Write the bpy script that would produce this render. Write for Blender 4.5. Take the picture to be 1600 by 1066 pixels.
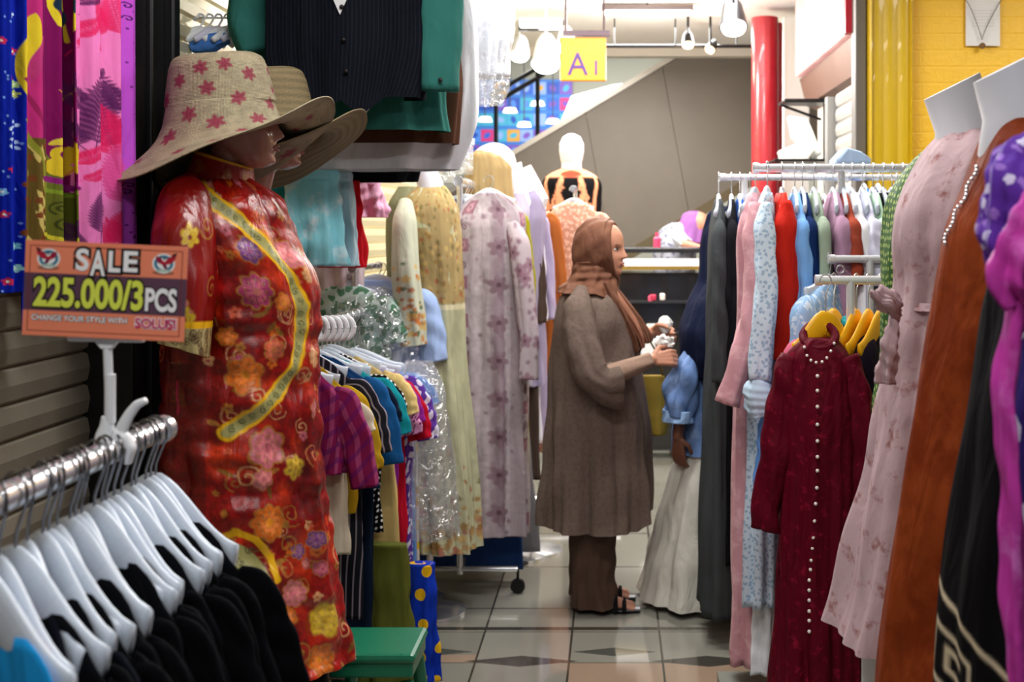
import bpy, bmesh, math, random
import numpy as np
from mathutils import Vector, Matrix
C = bpy.context.scene
for o in list(bpy.data.objects): bpy.data.objects.remove(o)
COL = C.collection
PI = math.pi
random.seed(7); RNG = np.random.RandomState(7)

# ------------------------------------------------------------------ camera
F = 1900.0; EYE = 1.49; VX, VY = 960.0, 365.0
cam = bpy.data.objects.new('camera', bpy.data.cameras.new('camera')); COL.objects.link(cam)
cam.location = (0, 0, EYE); cam.rotation_euler = (PI/2, 0, 0)
cam.data.sensor_width = 36; cam.data.lens = F/1600*36
cam.data.shift_x = (800-VX)/1600; cam.data.shift_y = -(533-VY)/1600
cam.data.clip_start = .05; cam.data.clip_end = 100
cam.data.dof.use_dof = True; cam.data.dof.focus_distance = 2.9; cam.data.dof.aperture_fstop = 5.0
C.camera = cam
def P(px, py, Y): return Vector(((px-VX)/F*Y, Y, EYE-(py-VY)/F*Y))
def XX(px, Y): return (px-VX)/F*Y
def ZZ(py, Y): return EYE-(py-VY)/F*Y

# ------------------------------------------------------------------ light
C.view_settings.view_transform = 'Standard'; C.view_settings.look = 'None'
C.view_settings.gamma = 1; C.view_settings.use_curve_mapping = False
C.view_settings.exposure = 0.0
w = bpy.data.worlds.new('world'); C.world = w; w.use_nodes = True
w.node_tree.nodes['Background'].inputs[0].default_value = (.80, .88, 1, 1)
w.node_tree.nodes['Background'].inputs[1].default_value = .10
def area(loc, sx, sy, power, col=(1,.96,.9), rot=(0,0,0)):
    l = bpy.data.lights.new('overhead_light', 'AREA'); l.shape = 'RECTANGLE'; l.size = sx; l.size_y = sy
    l.energy = power; l.color = col
    o = bpy.data.objects.new('overhead_light', l); o.location = loc; o.rotation_euler = rot; COL.objects.link(o); return o
area((.1, 8.2, 2.84), 1.2, .5, 80, (1,.98,.96))
area((.0, 6.3, 2.84), 1.4, .3, 66, (1,.98,.96))
area((.0, 4.3, 2.84), 1.4, .3, 50, (1,.98,.96))
area((-.2, 2.45, 2.84), 1.2, .3, 32, (1,.98,.96))  # unseen above the frame, shifted left to brighten the hanging skirts
area((-.1, .5, 2.84), 1.2, .3, 29, (1,.98,.96))  # unseen light over the camera, added as frontal fill
area((.6, 11.6, 3.9), 4, 1.6, 420, (1,.97,.92))
area((2.2, 4.3, 2.84), .8, .5, 26, (1,.96,.9))  # unseen light added to brighten the yellow wall

def point_light(loc, power, col=(1,.98,.95), r=.08):
    l = bpy.data.lights.new('point_light', 'POINT'); l.energy = power; l.color = col; l.shadow_soft_size = r
    o = bpy.data.objects.new('point_light', l); o.location = loc; COL.objects.link(o)
point_light((.2, 7.3, 2.5), 26); point_light((-.42, 7.2, 2.4), 18); point_light((.62, 6.15, 2.45), 16); point_light((.5, 7.75, 2.55), 6, (1,.75,.5)); point_light((-.1, 5.2, 2.5), 12)  # points added to brighten the ceiling; the last stands by no fixture

# ------------------------------------------------------------------ helpers
def lin(c):
    c = np.asarray(c, float)/255.
    return np.where(c <= .04045, c/12.92, ((c+.055)/1.055)**2.4)
def L4(c): return (*[float(x) for x in lin(c)], 1)
def link(o, parent=None):
    COL.objects.link(o)
    if parent: o.parent = parent
    return o
def thing(name, label, cat, loc=(0,0,0), rz=0, group=None):
    o = bpy.data.objects.new(name, None); o.empty_display_size = .05
    o.location = loc; o.rotation_euler = (0,0,rz); link(o)
    o['label'] = label; o['category'] = cat
    if group: o['group'] = group
    return o
def tag(o, label, cat, group=None):
    o['label'] = label; o['category'] = cat
    if group: o['group'] = group
    return o
def struct(o): o['kind'] = 'structure'; return o
def mesh_np(name, V, Fq, mat, parent=None, uv=None, col=None, smooth=True):
    """V (N,3); Fq (M,k) int faces with k=3 or 4; uv/col per vertex"""
    V = np.asarray(V, np.float32); Fq = np.asarray(Fq, np.int32); k = Fq.shape[1]; M = len(Fq)
    me = bpy.data.meshes.new(name)
    me.vertices.add(len(V)); me.vertices.foreach_set('co', V.ravel())
    me.loops.add(M*k); me.loops.foreach_set('vertex_index', Fq.ravel())
    me.polygons.add(M); me.polygons.foreach_set('loop_start', np.arange(0, M*k, k, dtype=np.int32))
    me.update(calc_edges=True)
    me.polygons.foreach_set('use_smooth', np.full(M, smooth))
    if uv is not None:
        l = me.uv_layers.new(name='UVMap'); l.data.foreach_set('uv', np.asarray(uv, np.float32)[Fq.ravel()].ravel())
    if col is not None:
        a = me.color_attributes.new('Col', 'FLOAT_COLOR', 'POINT')
        c4 = np.ones((len(V), 4), np.float32); c4[:, :3] = col; a.data.foreach_set('color', c4.ravel())
    if mat is not None: me.materials.append(mat)
    me.validate()
    return link(bpy.data.objects.new(name, me), parent)
def mesh_py(name, V, Fs, mat, parent=None, smooth=False):
    me = bpy.data.meshes.new(name); me.from_pydata([tuple(v) for v in V], [], Fs)
    me.materials.append(mat)
    for p in me.polygons: p.use_smooth = smooth
    me.update(); return link(bpy.data.objects.new(name, me), parent)
class MB:
    """collects simple solids into one mesh"""
    def __init__(s): s.v = []; s.f = []
    def box(s, c, d, R=None, bev=0):
        hx, hy, hz = d[0]/2, d[1]/2, d[2]/2; n = len(s.v)
        for x in (-hx, hx):
            for y in (-hy, hy):
                for z in (-hz, hz):
                    v = Vector((x, y, z))
                    if R is not None: v = R @ v
                    s.v.append(v+Vector(c))
        for f in ((0,1,3,2),(4,6,7,5),(0,4,5,1),(2,3,7,6),(0,2,6,4),(1,5,7,3)): s.f.append([n+i for i in f])
        return s
    def grid(s, V, closed=True, caps=True):
        m, k, _ = V.shape; n = len(s.v)
        s.v += [Vector(p) for p in V.reshape(-1, 3)]
        kk = k if closed else k-1
        for i in range(m-1):
            for j in range(kk):
                s.f.append([n+i*k+j, n+i*k+(j+1) % k, n+(i+1)*k+(j+1) % k, n+(i+1)*k+j])
        if caps and closed:
            s.f.append([n+j for j in range(k)][::-1]); s.f.append([n+(m-1)*k+j for j in range(k)])
        return s
    def tube(s, pts, r, k=8, caps=True):
        s.grid(tube_v(pts, r, k), True, caps); return s
    def cyl(s, a, b, r, k=16): return s.tube([a, b], r, k)
    def prism(s, poly, axis, a, b):
        """poly of 2D points extruded along axis from a to b"""
        n = len(s.v); k = len(poly)
        for t in (a, b):
            for p in poly:
                s.v.append(Vector({'x': (t, p[0], p[1]), 'y': (p[0], t, p[1]), 'z': (p[0], p[1], t)}[axis]))
        s.f.append(list(range(n, n+k))[::-1]); s.f.append(list(range(n+k, n+2*k)))
        for i in range(k): s.f.append([n+i, n+(i+1) % k, n+k+(i+1) % k, n+k+i])
        return s
    def build(s, name, mat, parent=None, smooth=False, bevel=0):
        o = mesh_py(name, s.v, s.f, mat, parent, smooth)
        bm = bmesh.new(); bm.from_mesh(o.data); bmesh.ops.recalc_face_normals(bm, faces=bm.faces); bm.to_mesh(o.data); bm.free()
        if bevel:
            b = o.modifiers.new('b', 'BEVEL'); b.width = bevel; b.segments = 2; b.limit_method = 'ANGLE'; b.angle_limit = .6
        if smooth:
            try: o.data.set_sharp_from_angle(angle=.7)
            except Exception: pass
        return o
def smooth1(A, kk):
    if kk < 2: return A
    p = np.concatenate([2*A[:1]-A[1:kk+1][::-1], A, 2*A[-1:]-A[-kk-1:-1][::-1]])
    ker = np.hanning(2*kk+3)[1:-1]; ker /= ker.sum()
    return np.stack([np.convolve(p[:, i], ker, 'valid') for i in range(A.shape[1])], 1)[:len(A)] if len(p) > 0 else A
def resample(rows, m, sm=.05):
    R = np.asarray(rows, float); d = np.linalg.norm(np.diff(R[:, :3], axis=0), axis=1)+1e-4
    t = np.concatenate([[0], np.cumsum(d)]); t /= t[-1]; q = np.linspace(0, 1, m)
    A = np.stack([np.interp(q, t, R[:, i]) for i in range(R.shape[1])], 1)
    return smooth1(A, int(m*sm)) if m > 12 else A
def folds_fn(th, t, amp, k, seed, grow=1.2):
    r = np.random.RandomState(seed); ph = r.rand(6)*2*PI
    d = np.sin(k*th+ph[0]+.8*np.sin(2*t*3+ph[1])) + .6*np.sin((k*1.7//1)*th+ph[2]+1.2*np.sin(t*5+ph[3])) + .35*np.sin((k*2.9//1)*th+ph[4])
    d = np.sign(d)*np.abs(d)**1.25
    return amp*d*(t**grow*.95+.05)
def loft(rows, n=48, m=60, p=2.2, amp=0, k=7, seed=1, grow=1.2, sm=.05, wr=0):
    """rows of (x,y,z,a,b) top to bottom. returns V (m,n,3), th, t"""
    A = resample(rows, m, sm); th = np.linspace(-PI, PI, n, endpoint=False); t = np.linspace(0, 1, m)
    T, TH = np.meshgrid(t, th, indexing='ij')
    c, s = -np.cos(TH), np.sin(TH)          # th=0 -> -y (towards camera)
    e = 2./p
    sx = np.sign(s)*np.abs(s)**e; sy = np.sign(c)*np.abs(c)**e
    d = folds_fn(TH, T, amp, k, seed, grow) if amp else 0
    if wr:
        r = np.random.RandomState(seed+99)
        for i in range(7):
            a_, b_, q = r.randint(1, 5), r.uniform(8, 30), r.rand()*7
            d = d+wr*np.sin(a_*TH+b_*T+q+2*np.sin(TH*2+q))*.4
    X = A[:, 0:1]+(A[:, 3:4]+d)*sx; Y = A[:, 1:2]+(A[:, 4:5]+d)*sy
    Z = np.repeat(A[:, 2:3], n, 1)
    return np.stack([X, Y, Z], 2), TH, T
def gridobj(name, V, mat, parent=None, closed=True, col=None, uvs=None, cap=False, solid=0):
    m, n, _ = V.shape
    i = np.arange(m-1)[:, None]*n; jn = n if closed else n-1; j = np.arange(jn)[None, :]; j2 = (j+1) % n
    Fq = np.stack([i+j, i+j2, i+n+j2, i+n+j], 2).reshape(-1, 4)
    if uvs is None:
        du = np.linalg.norm(np.diff(V, axis=1, append=V[:, :1]), axis=2); u = np.cumsum(du, 1)-du; u = u-u[:, n//2:n//2+1]
        dv = np.linalg.norm(np.diff(V, axis=0, prepend=V[:1]), axis=2); v = np.cumsum(dv, 0)
        uvs = np.stack([u, v], 2)
    V2 = V.reshape(-1, 3); U2 = uvs.reshape(-1, 2); c2 = None if col is None else col.reshape(-1, 3)
    if cap:
        F3 = []
        for base, row in ((0, V[0]), ((m-1)*n, V[-1])):
            ci = len(V2); V2 = np.vstack([V2, row.mean(0)[None]]); U2 = np.vstack([U2, U2[base:base+1]])
            if c2 is not None: c2 = np.vstack([c2, c2[base:base+1]])
            jj = np.arange(n); a = base+jj; b = base+(jj+1) % n
            F3.append(np.stack([b, a, np.full(n, ci), np.full(n, ci)], 1) if base == 0 else np.stack([a, b, np.full(n, ci), np.full(n, ci)], 1))
        # degenerate quads become triangles
        return _mixed(name, V2, Fq, np.vstack(F3)[:, :3], mat, parent, U2, c2)
    o = mesh_np(name, V2, Fq, mat, parent, U2, c2)
    if solid:
        s = o.modifiers.new('s', 'SOLIDIFY'); s.thickness = solid; s.offset = 0
    return o
def _mixed(name, V, F4, F3, mat, parent, uv, col):
    me = bpy.data.meshes.new(name); V = np.asarray(V, np.float32)
    me.vertices.add(len(V)); me.vertices.foreach_set('co', V.ravel())
    lv = np.concatenate([F4.ravel(), F3.ravel()]).astype(np.int32)
    me.loops.add(len(lv)); me.loops.foreach_set('vertex_index', lv)
    st = np.concatenate([np.arange(len(F4))*4, len(F4)*4+np.arange(len(F3))*3]).astype(np.int32)
    me.polygons.add(len(st)); me.polygons.foreach_set('loop_start', st); me.update(calc_edges=True)
    me.polygons.foreach_set('use_smooth', np.full(len(st), True))
    l = me.uv_layers.new(name='UVMap'); l.data.foreach_set('uv', np.asarray(uv, np.float32)[lv].ravel())
    if col is not None:
        a = me.color_attributes.new('Col', 'FLOAT_COLOR', 'POINT')
        c4 = np.ones((len(V), 4), np.float32); c4[:, :3] = col; a.data.foreach_set('color', c4.ravel())
    if mat: me.materials.append(mat)
    me.validate(); return link(bpy.data.objects.new(name, me), parent)
def frames(pts):
    pts = np.asarray(pts, float); T = np.gradient(pts, axis=0); T /= np.linalg.norm(T, axis=1)[:, None]+1e-9
    u = np.cross(T[0], [0, 1, 0]);
    if np.linalg.norm(u) < .1: u = np.cross(T[0], [1, 0, 0])
    u /= np.linalg.norm(u); Us = []
    for t in T:
        u = u-t*np.dot(u, t); u /= np.linalg.norm(u)+1e-9; Us.append(u)
    Us = np.array(Us); return T, Us, np.cross(T, Us)
def tube_v(pts, r, k=8):
    pts = np.array([tuple(p) for p in pts], float); r = np.broadcast_to(r, (len(pts),)) if np.ndim(r) else np.full(len(pts), r)
    T, U, W = frames(pts); a = np.linspace(0, 2*PI, k, endpoint=False)
    return pts[:, None, :]+(np.cos(a)[None, :, None]*U[:, None, :]+np.sin(a)[None, :, None]*W[:, None, :])*np.asarray(r)[:, None, None]
def sweep(path, n=28, m=36, p=2.2, amp=0, k=5, seed=3, grow=.8, sm=.08, wr=0):
    """path rows (x,y,z,ra,rb): ra in the frame's first direction"""
    A = resample(path, m, sm); T, U, W = frames(A[:, :3])
    th = np.linspace(-PI, PI, n, endpoint=False); t = np.linspace(0, 1, m); TT, TH = np.meshgrid(t, th, indexing='ij')
    e = 2/p; c = np.cos(TH); s = np.sin(TH)
    d = folds_fn(TH, TT, amp, k, seed, grow) if amp else 0
    if wr:
        r = np.random.RandomState(seed+9)
        for i in range(5): d = d+wr*.5*np.sin(r.randint(1, 4)*TH+r.uniform(10, 35)*TT+r.rand()*7)
    X = (A[:, 3:4]+d)*np.sign(c)*np.abs(c)**e; Y = (A[:, 4:5]+d)*np.sign(s)*np.abs(s)**e
    return A[:, None, :3]+X[:, :, None]*U[:, None, :]+Y[:, :, None]*W[:, None, :], TH, TT

# ------------------------------------------------------------------ materials
MC = {}
def nodes(name):
    m = bpy.data.materials.new(name); m.use_nodes = True; nt = m.node_tree
    return m, nt, nt.nodes['Principled BSDF']
def N(nt, t, **kw):
    n = nt.nodes.new(t)
    for k_, v in kw.items():
        if k_.startswith('i_'):
            key = k_[2:]; key = int(key) if key.isdigit() else key
            n.inputs[key].default_value = v
        else: setattr(n, k_, v)
    return n
def plain(name, rgb, rough=.5, metal=0, spec=.5, bump=0, bscale=40, emit=0, alpha=1, trans=0, coat=0):
    if name in MC: return MC[name]
    m, nt, b = nodes(name); b.inputs['Base Color'].default_value = L4(rgb)
    b.inputs['Roughness'].default_value = rough; b.inputs['Metallic'].default_value = metal
    b.inputs['Specular IOR Level'].default_value = spec
    if emit: b.inputs['Emission Color'].default_value = L4(rgb); b.inputs['Emission Strength'].default_value = emit
    if alpha < 1: b.inputs['Alpha'].default_value = alpha
    if trans: b.inputs['Transmission Weight'].default_value = trans
    if coat: b.inputs['Coat Weight'].default_value = coat
    tc = N(nt, 'ShaderNodeTexCoord'); nz = N(nt, 'ShaderNodeTexNoise'); nz.inputs['Scale'].default_value = bscale
    nt.links.new(tc.outputs['Object'], nz.inputs['Vector'])
    mr = N(nt, 'ShaderNodeMapRange'); mr.inputs['To Min'].default_value = max(0, rough-.06); mr.inputs['To Max'].default_value = min(1, rough+.06)
    nt.links.new(nz.outputs['Fac'], mr.inputs['Value']); nt.links.new(mr.outputs[0], b.inputs['Roughness'])
    if bump:
        bp = N(nt, 'ShaderNodeBump'); bp.inputs['Strength'].default_value = bump; bp.inputs['Distance'].default_value = .01
        nt.links.new(nz.outputs['Fac'], bp.inputs['Height']); nt.links.new(bp.outputs[0], b.inputs['Normal'])
    MC[name] = m; return m
def mixc(nt, fac, a, b_):
    mx = N(nt, 'ShaderNodeMix', data_type='RGBA')
    if isinstance(a, (tuple, list)): mx.inputs[6].default_value = L4(a)
    else: nt.links.new(a, mx.inputs[6])
    if isinstance(b_, (tuple, list)): mx.inputs[7].default_value = L4(b_)
    else: nt.links.new(b_, mx.inputs[7])
    if isinstance(fac, float): mx.inputs[0].default_value = fac
    else: nt.links.new(fac, mx.inputs[0])
    return mx.outputs[2]
def mth(nt, op, a, b_=None, c=None):
    n = N(nt, 'ShaderNodeMath', operation=op)
    for i, x in enumerate((a, b_, c)):
        if x is None: continue
        if isinstance(x, (int, float)): n.inputs[i].default_value = x
        else: nt.links.new(x, n.inputs[i])
    return n.outputs[0]
def cloth(name, rgb, pat=None, rgb2=None, rgb3=None, sc=20, thr=.3, rough=.85, sheen=.0, wave=.35, metal=0, spec=.08, bs=14, trans=0):
    """fabric: rgb base; pat None|'attr'|'noise'|'dots'|'blots'|'stripe'|'plaid'|'rows'"""
    if name in MC: return MC[name]
    m, nt, b = nodes(name); Lk = nt.links.new
    b.inputs['Roughness'].default_value = rough; b.inputs['Metallic'].default_value = metal
    b.inputs['Specular IOR Level'].default_value = spec; b.inputs['Sheen Weight'].default_value = sheen; b.inputs['Sheen Roughness'].default_value = .5
    if trans: b.inputs['Transmission Weight'].default_value = trans
    tc = N(nt, 'ShaderNodeTexCoord'); uv = tc.outputs['UV']; ob = tc.outputs['Object']
    base = None
    if pat == 'attr':
        a = N(nt, 'ShaderNodeAttribute', attribute_name='Col'); base = a.outputs['Color']
    elif pat == 'noise':
        n = N(nt, 'ShaderNodeTexNoise'); n.inputs['Scale'].default_value = sc; n.inputs['Detail'].default_value = 5; n.inputs['Roughness'].default_value = .65; Lk(uv, n.inputs['Vector'])
        r = N(nt, 'ShaderNodeMapRange'); r.inputs['From Min'].default_value = thr; r.inputs['From Max'].default_value = thr+.12; Lk(n.outputs['Fac'], r.inputs['Value'])
        base = mixc(nt, r.outputs[0], rgb, rgb2)
    elif pat in ('dots', 'blots'):
        v = N(nt, 'ShaderNodeTexVoronoi', voronoi_dimensions='2D'); v.inputs['Scale'].default_value = sc
        v.inputs['Randomness'].default_value = .35 if pat == 'dots' else 1
        src = uv
        if pat == 'blots':
            n = N(nt, 'ShaderNodeTexNoise'); n.inputs['Scale'].default_value = sc*1.6; n.inputs['Detail'].default_value = 3; Lk(uv, n.inputs['Vector'])
            ad = N(nt, 'ShaderNodeVectorMath', operation='MULTIPLY_ADD'); Lk(n.outputs['Color'], ad.inputs[0]); ad.inputs[1].default_value = (.9/sc,)*3; Lk(uv, ad.inputs[2]); src = ad.outputs[0]
        Lk(src, v.inputs['Vector'])
        f = mth(nt, 'LESS_THAN', v.outputs['Distance'], thr)
        c2 = rgb2
        if rgb3:
            sp = N(nt, 'ShaderNodeSeparateColor'); Lk(v.outputs['Color'], sp.inputs[0]); c2 = mixc(nt, mth(nt, 'GREATER_THAN', sp.outputs[0], .5), rgb2, rgb3)
        base = mixc(nt, f, rgb, c2)
    elif pat in ('stripe', 'plaid', 'rows'):
        sp = N(nt, 'ShaderNodeSeparateXYZ'); Lk(uv, sp.inputs[0])
        fu = mth(nt, 'LESS_THAN', mth(nt, 'FRACT', mth(nt, 'MULTIPLY', sp.outputs[0 if pat != 'rows' else 1], sc)), thr)
        base = mixc(nt, fu, rgb, rgb2)
        if pat == 'plaid':
            fv = mth(nt, 'LESS_THAN', mth(nt, 'FRACT', mth(nt, 'MULTIPLY', sp.outputs[1], sc)), thr)
            base = mixc(nt, mth(nt, 'MULTIPLY', fv, .6), base, rgb3 or rgb2)
    if base is None:
        n = N(nt, 'ShaderNodeTexNoise'); n.inputs['Scale'].default_value = 9; Lk(ob, n.inputs['Vector'])
        base = mixc(nt, mth(nt, 'MULTIPLY', n.outputs['Fac'], .35), rgb, [min(255, x*1.12+4) for x in rgb])
    Lk(base, b.inputs['Base Color'])
    # weave + soft wrinkles
    n2 = N(nt, 'ShaderNodeTexNoise'); n2.inputs['Scale'].default_value = bs; n2.inputs['Detail'].default_value = 3; n2.inputs['Distortion'].default_value = .6
    mp = N(nt, 'ShaderNodeMapping'); mp.inputs['Scale'].default_value = (1, 1, .35); Lk(ob, mp.inputs['Vector']); Lk(mp.outputs[0], n2.inputs['Vector'])
    n3 = N(nt, 'ShaderNodeTexNoise'); n3.inputs['Scale'].default_value = 420; Lk(ob, n3.inputs['Vector'])
    b1 = N(nt, 'ShaderNodeBump'); b1.inputs['Strength'].default_value = wave; b1.inputs['Distance'].default_value = .04; Lk(n2.outputs['Fac'], b1.inputs['Height'])
    b2 = N(nt, 'ShaderNodeBump'); b2.inputs['Strength'].default_value = .25; b2.inputs['Distance'].default_value = .002; Lk(n3.outputs['Fac'], b2.inputs['Height']); Lk(b1.outputs[0], b2.inputs['Normal'])
    Lk(b2.outputs[0], b.inputs['Normal'])
    MC[name] = m; return m
def C_(*rgb, **kw):
    """plain coloured cloth cached by its colour"""
    return cloth('cloth_%d_%d_%d' % rgb + ('_'+'_'.join(f'{k}{v}' for k, v in kw.items()) if kw else ''), rgb, **kw)
chrome = plain('chrome', (228,230,234), .2, .8)
steel = plain('dark_steel', (70,70,72), .4, .8)
black_metal = plain('black_metal', (18,18,20), .35, .3)
rail_bright = plain('polished_rail', (234,236,240), .26, .45)
white_plastic = plain('white_plastic', (225,228,232), .35)
hanger_white = plain('pearl_white_hanger_plastic', (205,215,228), .28, coat=.2)
yellow_plastic = plain('yellow_hanger_plastic', (242,178,20), .35)
mannequin_white = plain('mannequin_white', (226,228,236), .35)
mannequin_skin = plain('mannequin_tan', (168,118,104), .28, coat=.4)
skin_mat = plain('skin', (190,134,108), .5, spec=.35)
skin_dark = plain('skin_brown', (120,74,54), .5)
lip_mat = plain('lips', (150,70,66), .45)
dark_hair = plain('dark_brow', (38,26,22), .7)
eye_mat = plain('eye_dark', (30,22,20), .2)
clear_film = None
def film():
    m, nt, b = nodes('clear_plastic_film'); out = nt.nodes['Material Output']
    tr = N(nt, 'ShaderNodeBsdfTransparent'); gl = N(nt, 'ShaderNodeBsdfGlossy'); gl.inputs['Roughness'].default_value = .12
    df = N(nt, 'ShaderNodeBsdfTranslucent'); df.inputs['Color'].default_value = (.8,.85,.9,1)
    nz = N(nt, 'ShaderNodeTexNoise'); nz.inputs['Scale'].default_value = 14; nz.inputs['Distortion'].default_value = 2
    tc = N(nt, 'ShaderNodeTexCoord'); nt.links.new(tc.outputs['Object'], nz.inputs['Vector'])
    bp = N(nt, 'ShaderNodeBump'); bp.inputs['Strength'].default_value = 1; bp.inputs['Distance'].default_value = .05; nt.links.new(nz.outputs['Fac'], bp.inputs['Height']); nt.links.new(bp.outputs[0], gl.inputs['Normal'])
    m1 = N(nt, 'ShaderNodeMixShader'); m1.inputs[0].default_value = .5; nt.links.new(gl.outputs[0], m1.inputs[1]); nt.links.new(df.outputs[0], m1.inputs[2])
    m2 = N(nt, 'ShaderNodeMixShader'); m2.inputs[0].default_value = .38; nt.links.new(tr.outputs[0], m2.inputs[1]); nt.links.new(m1.outputs[0], m2.inputs[2])
    nt.links.new(m2.outputs[0], out.inputs['Surface']); return m
clear_film = film()

# ------------------------------------------------------------------ canvas for woven / printed patterns
class Canvas:
    def __init__(s, u0, u1, v0, v1, res, base):
        s.u0, s.v0, s.res = u0, v0, res; s.W = int((u1-u0)*res)+2; s.H = int((v1-v0)*res)+2
        s.a = np.empty((s.H, s.W, 3)); s.a[:] = lin(base)
        s.U, s.V = np.meshgrid(u0+np.arange(s.W)/res, v0+np.arange(s.H)/res)
    def win(s, u, v, r):
        i0 = max(0, int((v-r-s.v0)*s.res)); i1 = min(s.H, int((v+r-s.v0)*s.res)+2)
        j0 = max(0, int((u-r-s.u0)*s.res)); j1 = min(s.W, int((u+r-s.u0)*s.res)+2)
        if i1 <= i0 or j1 <= j0: return None
        return slice(i0, i1), slice(j0, j1)
    def put(s, w_, mask, c, al=1):
        A = s.a[w_]; k_ = (mask.astype(float)*al)[..., None]; s.a[w_] = A*(1-k_)+lin(c)*k_
    def sd(s, w_, d, c, al=1):       # d signed distance in metres (neg inside)
        s.put(w_, np.clip(.5-d*s.res, 0, 1), c, al)
    def ell(s, u, v, a, b, ang, c, al=1):
        w_ = s.win(u, v, max(a, b)*1.1)
        if not w_: return
        x = s.U[w_]-u; y = s.V[w_]-v; ca, sa = math.cos(ang), math.sin(ang)
        q = np.sqrt(((x*ca+y*sa)/a)**2+((-x*sa+y*ca)/b)**2); s.sd(w_, (q-1)*min(a, b), c, al)
    def leaf(s, u, v, l, wd, ang, c, al=1):
        cu, cv = u+math.cos(ang)*l/2, v+math.sin(ang)*l/2; w_ = s.win(cu, cv, l*.6)
        if not w_: return
        x = s.U[w_]-u; y = s.V[w_]-v; ca, sa = math.cos(ang), math.sin(ang)
        X = (x*ca+y*sa)/l; Y = -x*sa+y*ca; hw = wd/2*np.sin(np.clip(X, 0, 1)*PI)**.8
        d = np.abs(Y)-hw; d[(X < 0) | (X > 1)] = 1; s.sd(w_, d, c, al)
    def flower(s, u, v, R, pet, c, rim=None, cen=None, rot=0, al=1, deep=.4):
        w_ = s.win(u, v, R*1.3)
        if not w_: return
        x = s.U[w_]-u; y = s.V[w_]-v; r = np.hypot(x, y); an = np.arctan2(y, x)+rot
        rad = R*(1-deep+deep*np.abs(np.cos(an*pet/2)))
        if rim: s.sd(w_, r-rad*1.13, rim, al)
        s.sd(w_, r-rad, c, al)
        if rim: s.put(w_, (np.abs(r-rad*.62) < R*.05), rim, al*.6)
        if cen: s.sd(w_, r-R*.24, cen, al)
    def stroke(s, pts, wd, c, al=1):
        for (a, b) in zip(pts[:-1], pts[1:]):
            mu, mv = (a[0]+b[0])/2, (a[1]+b[1])/2; L = math.hypot(b[0]-a[0], b[1]-a[1]); w_ = s.win(mu, mv, L/2+wd)
            if not w_: continue
            x = s.U[w_]-a[0]; y = s.V[w_]-a[1]; dx, dy = b[0]-a[0], b[1]-a[1]
            t = np.clip((x*dx+y*dy)/(L*L+1e-12), 0, 1); s.sd(w_, np.hypot(x-t*dx, y-t*dy)-wd/2, c, al)
    def curl(s, u, v, R, wd, c, rot=0, turns=1.4, sg=1, al=1):
        pts = []
        for i in range(22):
            q = i/21; r = R*(1-q*.85); a = rot+sg*q*turns*2*PI; pts.append((u+r*math.cos(a), v+r*math.sin(a)))
        s.stroke(pts, wd, c, al)
    def fern(s, u, v, l, ang, c, wd=.45, n=9, al=1):
        ca, sa = math.cos(ang), math.sin(ang); s.stroke([(u, v), (u+ca*l, v+sa*l)], l*.02, c, al)
        for i in range(n):
            q = .12+.85*i/n; L = l*wd*math.sin(PI*(.25+.7*q))*.62
            for sg in (-1, 1): s.leaf(u+ca*l*q, v+sa*l*q, L, L*.3, ang+sg*.85, c, al)
        s.leaf(u+ca*l*.9, v+sa*l*.9, l*.16, l*.05, ang, c, al)
    def noise(s, amt, cell, seed):
        r = np.random.RandomState(seed); h, w2 = int(s.H/(cell*s.res))+3, int(s.W/(cell*s.res))+3; g = r.rand(h, w2)
        y = np.arange(s.H)/(cell*s.res); x = np.arange(s.W)/(cell*s.res); yi = y.astype(int); xi = x.astype(int); fy = (y-yi)[:, None]; fx = (x-xi)[None]
        v = (g[yi][:, xi]*(1-fy)*(1-fx)+g[yi+1][:, xi]*fy*(1-fx)+g[yi][:, xi+1]*(1-fy)*fx+g[yi+1][:, xi+1]*fy*fx)
        return v
    def sample(s, u, v, warp=0):
        if warp: u, v = u+warp*(np.sin(v*170+3*np.sin(u*90))+.6*np.sin(v*61+u*230)), v+warp*(np.sin(u*150+2*np.sin(v*80))+.6*np.sin(u*47+v*210))
        x = np.clip((u-s.u0)*s.res, 0, s.W-1.001); y = np.clip((v-s.v0)*s.res, 0, s.H-1.001)
        xi = x.astype(int); yi = y.astype(int); fx = (x-xi)[..., None]; fy = (y-yi)[..., None]; A = s.a
        return A[yi, xi]*(1-fx)*(1-fy)+A[yi, xi+1]*fx*(1-fy)+A[yi+1, xi]*(1-fx)*fy+A[yi+1, xi+1]*fx*fy
attr_cloth = cloth('printed_cloth', (255,255,255), 'attr', rough=.8)
attr_satin = cloth('brocade_satin', (255,255,255), 'attr', rough=.27, sheen=0, spec=.6, wave=.55, bs=11)
def attr_mat(name, rough):
    m, nt, b = nodes(name); a = N(nt, 'ShaderNodeAttribute', attribute_name='Col'); nt.links.new(a.outputs['Color'], b.inputs['Base Color']); b.inputs['Roughness'].default_value = rough; return m
card_mat = attr_mat('printed_card', .4)


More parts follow.
